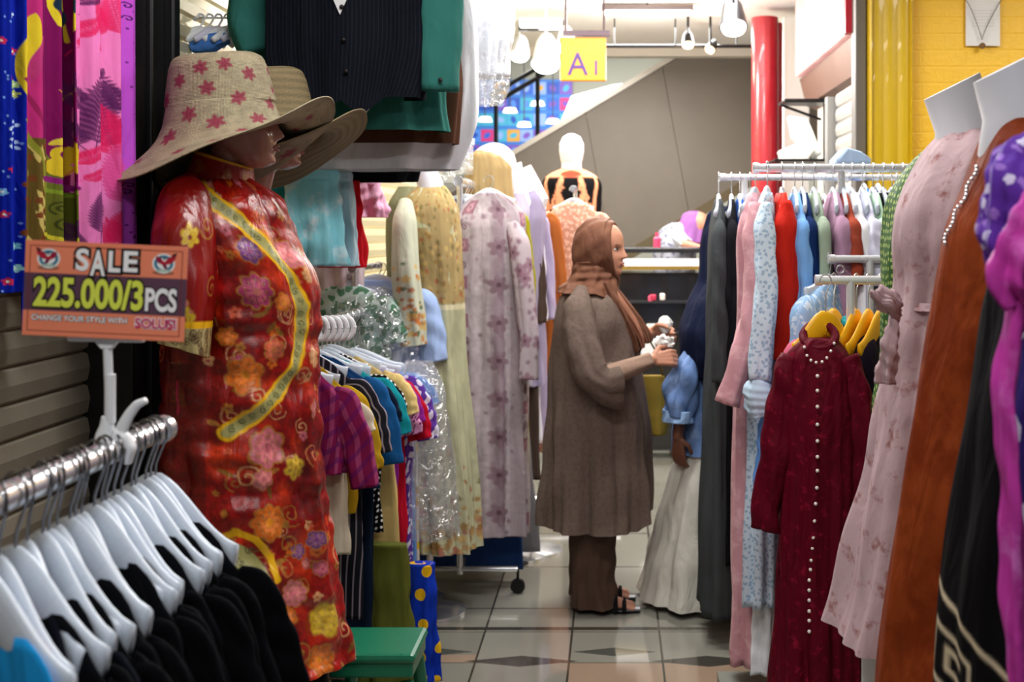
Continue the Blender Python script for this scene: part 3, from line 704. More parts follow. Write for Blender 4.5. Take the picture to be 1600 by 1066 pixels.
# ================================================================== RIGHT SIDE RACKS
rail_rack('long chrome clothes rail across the right side, the nearer and thicker of two', (XX(1180,4), 4, 1.705), (1.25, 4, 1.705), .0145, (.36, .97), mat=rail_bright)
rail_rack('thinner chrome clothes rail just behind and below the long one, reaching further left', (XX(1128,4.55), 4.55, 1.70), (1.25, 4.55, 1.70), .012, (.1, .97), mat=rail_bright)
GR = 'garments on the long right rail'
def ra(px, label, zhem, mat, cat='robe', Y=4.0, zr=1.705, rz=PI/2, hang=None, **kw):
    kw.setdefault('dp', .028); kw.setdefault('hd', .05); kw.setdefault('sw', .19); kw.setdefault('hw', .2); kw.setdefault('srad', .032)
    kw.setdefault('sleeve', .5); kw.setdefault('fold', .008); kw.setdefault('slope', .085); kw.setdefault('drop', .09); kw.setdefault('sthin', .8)
    return garment(cat if cat != 'robe' else 'long_robe', label, cat, XX(px, Y), Y, zr, rz, zhem, mat, group=GR, hang=hang, rr=.0185, **kw)
def rb(px, label, zhem, mat, cat='robe', **kw): return ra(px, label, zhem, mat, cat, Y=4.55, zr=1.70, **kw)
rb(1123, 'charcoal grey long robe at the far left end of the right rails', .1, (62,66,68), hang='charcoal grey robe', dp=.04, hd=.075, hw=.2, rz=1.5, sleeve=.56)
rb(1143, 'black robe between the charcoal grey robe and the pink robe', .3, (20,20,24), hang='black robe beside the charcoal robe', rz=1.5)
rb(1156, 'royal blue blouse squeezed behind the shoulder of the pink robe', .95, (38,78,150), 'blouse', hang='royal blue blouse')
rb(1172, 'dark navy robe mostly hidden behind the pink robe', .3, (20,28,52), hang='dark navy robe behind the pink robe')
pk = ra(1180, 'dusty pink long robe with a flared sleeve, hanging beside the charcoal robe', .11, cloth('dusty_pink', (206,150,158), 'noise', (222,172,178), sc=18, thr=.5, rough=.6, sheen=.1), hang='dusty pink robe', sleeve=None, dp=.042, hd=.062, sw=.14, hw=.15, rz=1.15, fold=.011)
worldpart(pk, 'sleeve', [(1180,322,3.82,.02,.03),(1178,360,3.78,.034,.04),(1180,470,3.74,.034,.045),(1160,550,3.72,.034,.05),(1136,630,3.72,.036,.055)], cloth('dusty_pink', ()), seed=4, amp=.003)
pale = cloth('pale_blue_print', (206,222,236), 'blots', (158,182,206), sc=62, thr=.3, rough=.7)
pb = ra(1199, 'pale blue printed long robe with a white underskirt, hanging left of the red robe', .33, pale, hang='pale blue printed robe', sleeve=None, dp=.035, hd=.055, sw=.16, hw=.18, Y=3.92, rz=1.25, fold=.012, k=9)
worldpart(pb, 'sleeve', [(1196,322,3.74,.02,.03),(1196,360,3.70,.03,.035),(1196,470,3.66,.034,.04),(1186,560,3.64,.036,.042),(1184,596,3.62,.03,.036)], pale, seed=9)
worldpart(pb, 'cuff', [(1184,588,3.62,.02,.024),(1184,606,3.62,.042,.044),(1186,630,3.62,.044,.046),(1190,650,3.62,.03,.03)], C_(190,214,236), amp=.004, k=5)
worldpart(pb, 'underskirt', [(1190,850,3.92,.035,.10),(1190,930,3.92,.045,.12),(1189,1034,3.92,.055,.13)], C_(222,226,230), amp=.012, k=8, n=40)
worldpart(pb, 'sash', [(1196,640,3.66,.012,.02),(1194,700,3.64,.02,.03),(1190,780,3.62,.026,.035)], C_(92,140,206))
redm = cloth('scarlet_crepe', (202,38,24), rough=.65)
rd = ra(1222, 'scarlet red long dress hanging between the pale blue print and the sky blue shirt', .62, redm, cat='dress', hang='scarlet red dress', sleeve=None, dp=.04, hd=.1, sw=.16, hw=.15, slope=.1, rz=1.5)
worldpart(rd, 'sleeve', [(1226,318,3.86,.02,.025),(1228,350,3.83,.034,.034),(1226,440,3.8,.045,.04),(1224,560,3.8,.052,.045)], redm, seed=12)
ra(1242, 'sky blue shirt just right of the scarlet dress', 1.05, (116,164,218), 'shirt', hang='sky blue shirt', sleeve=.35)
ra(1254, 'navy blue robe between the sky blue shirt and the sage robe', .3, (16,40,86), hang='navy blue robe')
ra(1272, 'sage green long robe hanging right of the navy blue robe', .3, (150,166,146), hang='sage green robe', dp=.034)
rb(1288, 'dark burgundy robe on the rear rail behind the sage robe', .4, (58,20,34), hang='dark burgundy robe on the rear rail', sleeve=.4)
ra(1302, 'mauve robe with full sleeves hanging right of the sage robe', .45, (160,124,148), hang='mauve robe', dp=.034, srad=.04)
ra(1317, 'rust brown blouse between the mauve robe and the white dress', 1.2, (150,66,48), 'blouse', hang='rust brown blouse', sleeve=.2)
ra(1331, 'bright white dress above the small lower rail', .6, (236,238,242), 'dress', hang='bright white dress', dp=.036)
ra(1348, 'pale lilac dress flaring below the shoulder beside the bright white dress', .6, (206,206,226), 'dress', hang='pale lilac dress', dp=.03, hd=.09, sleeve=.2)
ra(1364, 'mint green blouse right of the pale lilac dress', .9, (176,206,180), 'blouse', hang='mint green blouse')
ra(1380, 'black robe at the right end of the long rail next to the mint blouse', .3, (22,22,24), hang='black robe next to the mint blouse')
ra(1394, 'white robe with pale green tint right of the black robe on the long rail', .3, (212,226,220), hang='pale greenish white robe')
ra(1410, 'light green robe at the right end of the long rail', .3, (150,176,120), hang='light green robe at the rail end')
rb(1325, 'light blue shirt on the rear rail above the white dress', 1.1, (140,176,224), 'shirt', hang='light blue shirt on the rear rail', sleeve=.3, drop=.05)
rb(1350, 'medium blue shirt on the rear rail above the lilac dress', 1.1, (60,110,190), 'shirt', hang='medium blue shirt on the rear rail', sleeve=.3, drop=.05)
rb(1372, 'navy blouse on the rear rail behind the mint blouse', 1.1, (24,34,80), 'blouse', hang='navy blouse on the rear rail', sleeve=.3, drop=.05)
rb(1400, 'mustard yellow blouse on the rear rail at its right end', 1.1, (196,160,40), 'blouse', hang='mustard yellow blouse', sleeve=.3, drop=.05)

# lower two-arm stand with yellow hangers
zc = ZZ(438, 3.4); zc2 = ZZ(405, 3.75)
rail_rack('short chrome rail holding the burgundy robe on yellow hangers', (XX(1278,3.4), 3.4, zc), (XX(1400,3.4), 3.4, zc), .0125, (.42,), mat=rail_bright)
rail_rack('short chrome rail behind and above the yellow hangers', (XX(1298,3.75), 3.75, zc2), (XX(1420,3.75), 3.75, zc2), .012, (.5,), mat=rail_bright)
for i in range(7):   # bracelet rings sit on the rail
    pass
o = MB().tube([(.012*math.cos(a), 0, .012*math.sin(a)) for a in np.linspace(0, 2*PI, 20)], .003, 8, caps=False).build('metal_ring', chrome, smooth=True)
o.location = P(1313, 421, 3.74)+Vector((0,-.0,.0)); tag(o, 'small metal ring hanging at the left end of the upper short rail', 'ring')
velvet = cloth('burgundy_velvet', (88,5,26), 'noise', (134,18,46), sc=30, thr=.56, rough=.6, sheen=.0, wave=.6)
Yb = 3.3
bg = thing('long_robe', 'burgundy velvet long robe with a row of pearl buttons on a yellow hanger', 'robe', (XX(1277,Yb), Yb, .08), -.18)
def lb(px, py): p = P(px, py, Yb); return (p.x-bg.location.x, p.z-.08)
rows = []
for py, xl, xr, b in [(528,1256,1303,.035),(536,1246,1312,.05),(552,1228,1324,.06),(580,1224,1332,.075),(640,1222,1336,.085),(720,1222,1336,.085),(820,1220,1334,.09),(920,1216,1336,.1),(1066,1214,1340,.12),(1165,1210,1345,.14)]:
    a, z = lb(xl, py); c, _ = lb(xr, py); rows.append(((a+c)/2, 0, z, (c-a)/2, b))
V, _, _ = loft(rows, 110, 130, 2.3, .012, 7, 5, 1.0, .03, .003); gridobj('body', V, velvet, bg, cap=True)
S = []
for px, py, r in [(1240,556,.03),(1230,590,.04),(1222,650,.042),(1213,720,.042),(1203,780,.038),(1197,826,.036)]:
    a, z = lb(px, py); S.append((a, -.03, z, r, r*.9))
V, _, _ = sweep(S, 30, 50, amp=.005, k=3, seed=8, wr=.004); gridobj('sleeve', V, velvet, bg, cap=True)
S = []
for px, py, r in [(1322,556,.03),(1338,600,.036),(1343,680,.036),(1340,760,.034),(1330,830,.034)]:
    a, z = lb(px, py); S.append((a, -.02, z, r, r*.9))
V, _, _ = sweep(S, 30, 50, amp=.005, k=3, seed=9, wr=.004); gridobj('sleeve', V, velvet, bg, cap=True)
a, z = lb(1280, 528)
V = tube_v([(a+.043*math.sin(q), -.042*math.cos(q)+.0, z+.004-.03*math.cos(q)) for q in np.linspace(-2.6, 2.6, 30)], .012, 8); MB().grid(V).build('collar', velvet, bg, smooth=True)
pearl = plain('pearl', (238,228,222), .2, coat=.5)
def ball(p, r, name, mat, parent, seg=10):
    bm = bmesh.new(); bmesh.ops.create_uvsphere(bm, u_segments=seg, v_segments=max(5, seg//2+1), radius=r)
    me = bpy.data.meshes.new(name); bm.to_mesh(me); bm.free(); me.materials.append(mat)
    for q in me.polygons: q.use_smooth = True
    o = bpy.data.objects.new(name, me); link(o, parent); o.location = p; return o
def body_y(px, py, rows=rows):
    x, z = lb(px, py); zs = [r[2] for r in rows][::-1]; cx = np.interp(z, zs, [r[0] for r in rows][::-1]); aa = np.interp(z, zs, [r[3] for r in rows][::-1]); bb = np.interp(z, zs, [r[4] for r in rows][::-1])
    q = min(.98, abs((x-cx)/aa)); return (x, -bb*(1-q**2.3)**(1/2.3)-.012, z)
for px, py in [(1258,540),(1262,552),(1268,559),(1276,562),(1285,561),(1292,555),(1298,545),(1303,534)]: ball(body_y(px, py), .0042, 'pearl_bead', pearl, bg)
bys = [582,604,628,655,680,704,725,751,775,801,826,842,860,874,890,905,920,936,950,966]
for i, py in enumerate(bys):
    px = 1278-3*max(0, (py-740)/40) if py < 890 else 1266
    ball(body_y(px, py), .0052, 'pearl_button', pearl, bg)
def yhang(px, Y, zr, rz, lab, py_neck=None, half=.17):
    hanger(lab, XX(px, Y), Y, zr, rz, yellow_plastic, half=half, drop=.105, rr=.018, fall=.075, thick=.009, tall=.02, hook=chrome, neck=.8)
yhang(1290, 3.33, zc, .35, 'yellow hanger carrying the burgundy velvet robe', half=.09)
yhang(1303, 3.44, zc, .9, 'second yellow hanger right behind the one with the burgundy robe', half=.12)
yhang(1338, 3.42, zc, 1.05, 'yellow hanger in the middle of the short rail above a dark patterned blouse', half=.14)
yhang(1357, 3.42, zc, 1.05, 'yellow hanger right of the middle one on the short rail', half=.14)
yhang(1376, 3.42, zc, 1.05, 'rightmost yellow hanger visible on the short rail', half=.14)
GL = 'garments on the short right rail'
garment('shirt', 'light blue printed blouse behind the left shoulder of the burgundy robe', 'blouse', XX(1296,3.75), 3.75, zc2, 1.0, .75, cloth('sky_print', (150,186,226), 'blots', (205,222,240), sc=40, thr=.3), sw=.2, hw=.22, dp=.04, sleeve=.5, group=GL, hang='light blue printed blouse behind the burgundy robe')
garment('shirt', 'pink long robe peeking out behind the right shoulder of the burgundy robe', 'robe', XX(1310,3.46), 3.46, zc, .55, .35, (196,96,120), sw=.15, hw=.17, dp=.03, sleeve=.4, drop=.13, group=GL, hang=False)
garment('blouse', 'dark patterned blouse with a teal collar on the middle yellow hanger', 'blouse', XX(1342,3.5), 3.5, zc, 1.0, .5, cloth('dark_teal_print', (24,20,28), 'blots', (40,110,120), (190,190,170), sc=50, thr=.28), sw=.17, hw=.18, dp=.035, sleeve=.4, drop=.13, group=GL, hang=False, collar=(40,140,150))
garment('long_robe', 'black long robe between the yellow hangers and the green mannequin', 'robe', XX(1376,3.5), 3.5, zc, 1.1, .2, (24,16,28), sw=.17, hw=.2, dp=.04, sleeve=.4, drop=.12, group=GL, hang=False)

# ================================================================== FAR LEFT RACK
rail_rack('chrome clothes rail running away from the camera behind the mauve patterned dress', (-.64, 4.98, 1.705), (-.64, 6.4, 1.705), .0165, (.04, .96))
FL = 'garments on the far left rail'
mauve_print = None
def mauve_cols(V, TH, T):
    cv = Canvas(-.5, .5, 0, 1.6, 260, (184,172,176)); r = random.Random(5)
    nz = cv.noise(1,.012,3); cv.a *= (.82+.3*nz[...,None])
    for c0 in (-.27,.045,.35,-.18,.13): w_ = cv.win(c0, .8, .8); cv.put((slice(None), slice(max(0,int((c0-.03+.5)*260)), int((c0+.03+.5)*260))), np.ones((cv.H, int((c0+.03+.5)*260)-max(0,int((c0-.03+.5)*260)))), (150,132,140), .5)
    for i in range(260): cv.flower(r.uniform(-.5,.5), r.uniform(0,1.5), r.uniform(.006,.013), 5, r.choice([(140,116,126),(160,130,140),(120,90,104),(206,196,198)]), rot=r.random()*3, al=.7)
    for i in range(10):
        for c0 in (-.4, -.1, .2):
            z = .06+i*.155+(0.05 if c0 == -.1 else 0); u = c0+r.uniform(-.01, .01)
            w_ = cv.win(u, z, .035); cv.put(w_, (abs(cv.U[w_]-u) < .032) & (abs(cv.V[w_]-z) < .028), (146,96,112), .85)
            cv.flower(u, z, .02, 5, (190,150,158), cen=(110,60,80), rot=r.random()*3)
            cv.curl(u+.01, z+.075, .018, .005, (120,92,104), rot=r.random()*6)
            cv.fern(u-.03, z+.05, .06, 1.2, (110,84,98))
        for c0 in (-.27, .045, .35):
            z = .1+i*.155; u = c0; cv.flower(u, z, .045, 6, (126,98,110), cen=(80,50,62), rot=r.random()*3, al=.8); cv.fern(u, z, .07, -1.4, (136,112,122)); cv.ell(u, z+.07, .03, .045, 0, (150,132,140), .7)
    return cv.sample(TH*.155, V[..., 2])
md = garment('long_dress', 'mauve and off-white floral patterned long dress at the front of the far left rail', 'dress', XX(764,5.05), 5.05, 1.71, -.05, ZZ(832,5.05), attr_cloth, sw=.155, hw=.165, dp=.07, hd=.09, drop=.06, slope=.06, n=220, m=300, fold=.013, k=7, group=FL, hang='mauve floral patterned dress', cols=mauve_cols, neck=.06, seed=21)
for s_, path in ((1, [(800,352,5.02,.03,.03),(812,380,4.98,.045,.04),(820,450,4.96,.042,.04),(828,530,4.95,.04,.038),(826,592,4.95,.042,.04)]), (-1, [(726,352,5.1,.03,.03),(716,390,5.1,.04,.04),(710,450,5.12,.04,.04)])):
    R = [(*P(a, b, c), ra_, rb_) for a, b, c, ra_, rb_ in path]; V, TH, T = sweep(R, 60, 110, amp=.004, k=3, seed=6)
    cv = Canvas(-.2, .2, 0, .8, 260, (184,170,176)); r = random.Random(8)
    for i in range(120): cv.flower(r.uniform(-.2,.2), r.uniform(0,.7), .01, 5, r.choice([(140,116,126),(120,90,104)]), rot=r.random()*3, al=.7)
    for i in range(34): cv.flower(r.uniform(-.15, .15), r.uniform(0, .7), .03, 5, (140,104,118), cen=(96,60,76), rot=r.random()*3, al=.8)
    gridobj('sleeve', local(md, V), attr_cloth, md, cap=True, col=cv.sample(TH*.042, T*.6))
for i, (Y, zh, c, lab, cat, kw) in enumerate([
    (5.22, .06, (34,62,116), 'long blue dress whose hem shows below the mauve floral dress', 'dress', {}),
    (5.30, .5, (96,130,176), 'pale blue robe edge right behind the mauve floral sleeve', 'robe', {}),
    (5.40, .30, (128,34,30), 'dark red beaded robe behind the mauve floral sleeve', 'robe', {}),
    (5.50, .42, (146,142,28), 'chartreuse yellow robe edge between the dark red and white robes', 'robe', {}),
    (5.58, .04, (120,118,124), 'grey long robe with the lowest hem beside the standing woman', 'robe', {'hw': .3, 'sw': .18}),
    (5.66, .35, (70,56,50), 'dark brown robe on the far left rail behind the chartreuse one', 'robe', {}),
    (5.76, .5, (212,210,222), 'white robe with beaded edge on the far left rail', 'robe', {}),
    (5.90, .5, (168,156,184), 'lilac robe further back on the far left rail', 'robe', {}),
    (6.05, .5, (164,92,44), 'caramel orange long robe just left of the woman', 'robe', {'sw': .27}),
    (6.2, .5, (140,84,60), 'brown robe at the far end of the far left rail', 'robe', {})]):
    garment('long_robe' if cat == 'robe' else 'long_dress', lab, cat, -.64+.045*(i > 4)+.012*(i == 3)+.035*(i > 6), Y, 1.705, -.1, zh, c, sw=kw.get('sw', .22), hw=kw.get('hw', .25), dp=.03, hd=.04, sleeve=.5, group=FL, hang=lab.split(' behind')[0].split(' with')[0].split(' between')[0].split(' whose')[0], fold=.006, rr=.021, srad=.035)
# peach dress hung in front of the stair
garment('long_dress', 'peach lace dress on a white hanger behind the woman in the head scarf', 'dress', XX(896,6.1), 6.1, 1.71, .1, .4, cloth('peach_lace', (200,144,120), 'blots', (226,182,160), sc=45, thr=.35), sw=.15, hw=.2, dp=.05, slope=.06, sleeve=.5, drop=.07, hang='peach lace dress behind the woman')
rail_rack('short chrome rail carrying the peach lace dress', (XX(896,6.1), 6.02, 1.71), (XX(896,6.1), 6.42, 1.71), .012, (.9,))

# aqua, pink and red clothes hanging at the left wall behind the hats
HL = 'clothes hanging by the left wall'
rail_rack('wall rail high on the left above the aqua skirts', (-1.16, 3.75, 1.80), (-1.16, 5.2, 1.80), .012, (), name='wall_rail', cat='rail')
aq = cloth('aqua_tie_dye', (150,226,240), 'noise', (226,244,250), sc=9, thr=.5, rough=.7)
def skirt(lab, x, Y, z1, z0, a0, a1, mat, name='skirt', k=6, rz=0, cat='skirt', amp=.014):
    t = thing(name, lab, cat, (x, Y, z0), rz, HL)
    V, _, _ = loft([(0,0,z1-z0,a0,.03),(0,0,(z1-z0)*.6,(a0+a1)/2,.045),(0,0,0,a1,.06)], 60, 40, 2.3, amp, k, RNG.randint(999), 1, .04, .003); gridobj('body', V, mat_of(mat), t, cap=True)
    V, _, _ = loft([(0,0,z1-z0+.012,a0*1.01,.033),(0,0,z1-z0-.02,a0*1.03,.035)], 60, 6, 2.3); gridobj('waistband', V, mat_of(mat), t, cap=True)
    hanger(f'white plastic hanger holding the {lab.split(",")[0]}', x, Y, 1.80, rz, hanger_white, half=a0, drop=1.80-z1-.01, rr=.018, fall=.01, thick=.006)
    return t
skirt('teal green skirt at the left edge of the hanging skirts, half hidden by the mannequin', XX(452,4.05), 4.05, ZZ(272,4.05), ZZ(405,4.05), .07, .1, (40,140,150))
skirt('aqua and white tie-dyed skirt, nearest of the hanging skirts', XX(488,3.92), 3.92, ZZ(272,3.92), ZZ(414,3.92), .085, .105, aq)
skirt('pale aqua skirt, just right of the tie-dyed one', XX(522,4.12), 4.12, ZZ(274,4.12), ZZ(416,4.12), .06, .075, (176,206,220))
skirt('crimson blouse, behind the pale aqua skirt', XX(536,4.25), 4.25, ZZ(268,4.25), ZZ(418,4.25), .05, .07, (200,22,36), 'blouse', cat='blouse')
skirt('soft pink blouse, right of the crimson blouse', XX(560,4.45), 4.45, ZZ(282,4.45), ZZ(340,4.45), .08, .1, (240,176,204), 'blouse', cat='blouse')
skirt('pinkish grey dress, hanging below the skirts', XX(520,4.6), 4.6, ZZ(300,4.6), ZZ(470,4.6), .1, .12, (196,178,182), 'dress', cat='dress')

# ================================================================== CHILDREN'S CLOTHES RACK (left, middle distance)
rail_rack("chrome rail with the children's clothes in front of the floral dresses", (-.93, 3.42, 1.2), (-.93, 4.6, 1.2), .013, (.06, .95))
KG = "children's clothes on the middle left rail"
def kid(px_r, Y, ysh, yhem, mat, lab, cat='shirt', sl=.16, half=None, **kw):
    xr = XX(px_r, Y); x = -.93; sw = (xr-x)-.03; zr = 1.2; drop = max(.06, zr-ZZ(ysh, Y)); kw.setdefault('dp', .024); kw.setdefault('hd', .032); kw.setdefault('sthin', .42); kw.setdefault('sl_out', .05); kw.setdefault('wr', .002)
    return garment({'shirt':'shirt','dress':'dress','blouse':'blouse','trousers':'trousers','skirt':'skirt'}.get(cat, cat), lab, cat, x, Y, zr, -.12, ZZ(yhem, Y), mat, sw=sw, hw=kw.pop('hw', sw*.95), drop=drop, sleeve=sl, group=KG, srad=kw.pop('srad', .045), rr=.0185, hang=lab.split(',')[0], slope=kw.pop('slope', .075), **kw)
plaid = cloth('magenta_plaid', (120,24,70), 'plaid', (150,60,104), (90,20,90), sc=22, thr=.35)
kid(560, 3.50, 580, 862, cloth('cream_cotton', (206,194,172)), 'cream blouse, showing below the magenta plaid shirt', 'blouse', .1, hw=.17)
g = kid(563, 3.45, 572, 738, plaid, 'magenta plaid shirt, in front of the cream blouse', 'shirt', .26, dp=.03)
kid(572, 3.56, 572, 800, (176,140,30), 'yellow shirt, a narrow edge behind the plaid shirt', 'shirt', .22)
kid(584, 3.62, 560, 962, cloth('dark_stripes', (30,30,38), 'stripe', (140,130,140), sc=45, thr=.22), 'dark striped dress, with the long pleated skirt', 'dress', .2)
kid(606, 3.70, 558, 760, (20,58,104), 'dark blue shirt, with a long sleeve pointing down', 'shirt', .24, smat=(26,84,140))
kid(604, 3.80, 562, 985, (18,30,50), 'navy dress, behind the dark blue shirt', 'dress', .12)
kid(618, 3.87, 560, 720, (22,140,150), 'teal shirt, with a bright short sleeve', 'shirt', .16)
kid(612, 3.93, 556, 830, cloth('black_dotted', (16,16,20), 'dots', (230,230,230), sc=55, thr=.25), 'black dress with white dots, behind the teal shirt', 'dress', .1)
kid(632, 3.99, 552, 930, (214,186,120), 'pale yellow dress, lowest hem of the light ones', 'dress', .12, hw=.24)
kid(632, 4.05, 556, 850, cloth('pink_lilac_print', (206,140,180), 'blots', (110,40,100), sc=60, thr=.28), 'pink printed blouse, with purple specks', 'blouse', .18, srad=.055)
kid(640, 4.11, 560, 900, cloth('purple_satin', (128,34,130), rough=.35), 'purple satin dress, shining behind the pale yellow one', 'dress', .14)
kid(652, 4.18, 566, 880, (176,16,40), 'bright red shirt, with a folded red sleeve', 'shirt', .18)
kid(662, 4.26, 560, 930, cloth('violet_white', (96,60,160), 'blots', (220,220,240), sc=30, thr=.35), 'violet and white printed shirt, with a dark cuff', 'shirt', .2)
kid(664, 4.36, 556, 960, (104,150,214), 'light blue long dress, near the far end of the rail', 'dress', .1)
kid(668, 4.44, 558, 1000, (150,150,156), 'grey dress, second from the far end', 'dress', .1)
kid(668, 4.52, 560, 980, cloth('white_yellow_print', (220,216,210), 'blots', (232,190,50), (210,60,50), sc=18, thr=.3), 'white dress with yellow flowers, at the far end of the rail', 'dress', .1)
# plastic film bag over the last dress
t = thing('garment_bag', "clear plastic garment bag over the last clothes on the children's rail", 'bag', (XX(655,4.3), 4.3, .42))
V, _, _ = loft([(0,0,.62,.05,.02),(0,0,.5,.09,.06),(0,0,.2,.12,.07),(0,0,0,.13,.08)], 50, 50, 2.3, .01, 5, 4, 1, .05, .004); gridobj('film', V, clear_film, t)
# olive and royal blue pieces hung low
def low(lab, pts, mat, name='dress', hd=.04, Y=3.8):
    (xl, yt), (xr, yb) = pts; a = (XX(xr, Y)-XX(xl, Y))/2; z1, z0 = ZZ(yt, Y), max(.02, ZZ(yb, Y))
    t = thing(name, lab, name, ((XX(xl, Y)+XX(xr, Y))/2, Y, z0), -.1, KG)
    V, _, _ = loft([(0,0,z1-z0,a*.8,.03),(0,0,(z1-z0)*.5,a*.95,.04),(0,0,0,a,hd)], 60, 50, 2.3, .008, 7, RNG.randint(999), 1, .04, .003); gridobj('body', V, mat_of(mat), t, cap=True); return t
low('olive green long skirt under the pale yellow dress beside the green stool', ((556,850),(646,1085)), (84,88,34), 'skirt', Y=3.84)
low('royal blue skirt with yellow spots at the bottom of the middle left rail', ((634,880),(684,1090)), cloth('royal_blue_spots', (18,52,170), 'dots', (236,186,30), sc=11, thr=.22), 'skirt', Y=4.0)
# second higher rail with bagged clothes
rail_rack("higher chrome rail with bagged clothes just above the children's clothes", (-.97, 4.5, 1.36), (-.97, 5.0, 1.36), .0125, (.1,))
garment('shirt', 'green leaf printed shirt on the higher rail, right of the red mannequin', 'shirt', XX(540,4.55), 4.55, 1.355, 0, .95, cloth('green_leaf_print', (172,190,182), 'blots', (82,124,98), sc=26, thr=.4), sw=.16, hw=.17, drop=.07, sleeve=.15, group='bagged clothes on the higher rail', hang='green leaf printed shirt')
garment('shirt', 'pale blue bagged shirt bulging from the higher rail', 'shirt', XX(588,4.68), 4.68, 1.355, -.1, .72, (160,184,228), sw=.19, hw=.2, dp=.07, hd=.08, drop=.05, sleeve=.25, srad=.06, group='bagged clothes on the higher rail')
garment('shirt', 'vivid blue shirt under the pale blue bagged shirt', 'shirt', XX(596,4.8), 4.8, 1.355, -.1, .62, (24,64,190), sw=.2, hw=.22, dp=.05, drop=.12, sleeve=.3, group='bagged clothes on the higher rail')
t = thing('garment_bag', 'clear plastic garment bag wrapped round the shirts on the higher rail', 'bag', (XX(568,4.6), 4.6, .92))
V, _, _ = loft([(0,0,.37,.08,.03),(0,0,.33,.16,.1),(0,0,.15,.22,.13),(0,0,0,.23,.13)], 60, 40, 2.3, .012, 6, 3, 1, .05, .005); gridobj('film', V, clear_film, t)
for i, (px, py) in enumerate([(513, 500), (514, 508), (515, 516), (517, 524)]):
    pass
o = MB()
for i in range(5): o.tube([(.022*math.cos(a)+i*.016, .01*i, .03*math.sin(a)) for a in np.linspace(0, 2*PI, 16)], .008, 8, caps=False)
oo = o.build('plastic_hook_bundle', white_plastic, smooth=True); oo.location = P(500, 514, 3.42); tag(oo, 'bundle of white plastic hooks beside the red dress mannequin', 'hook')

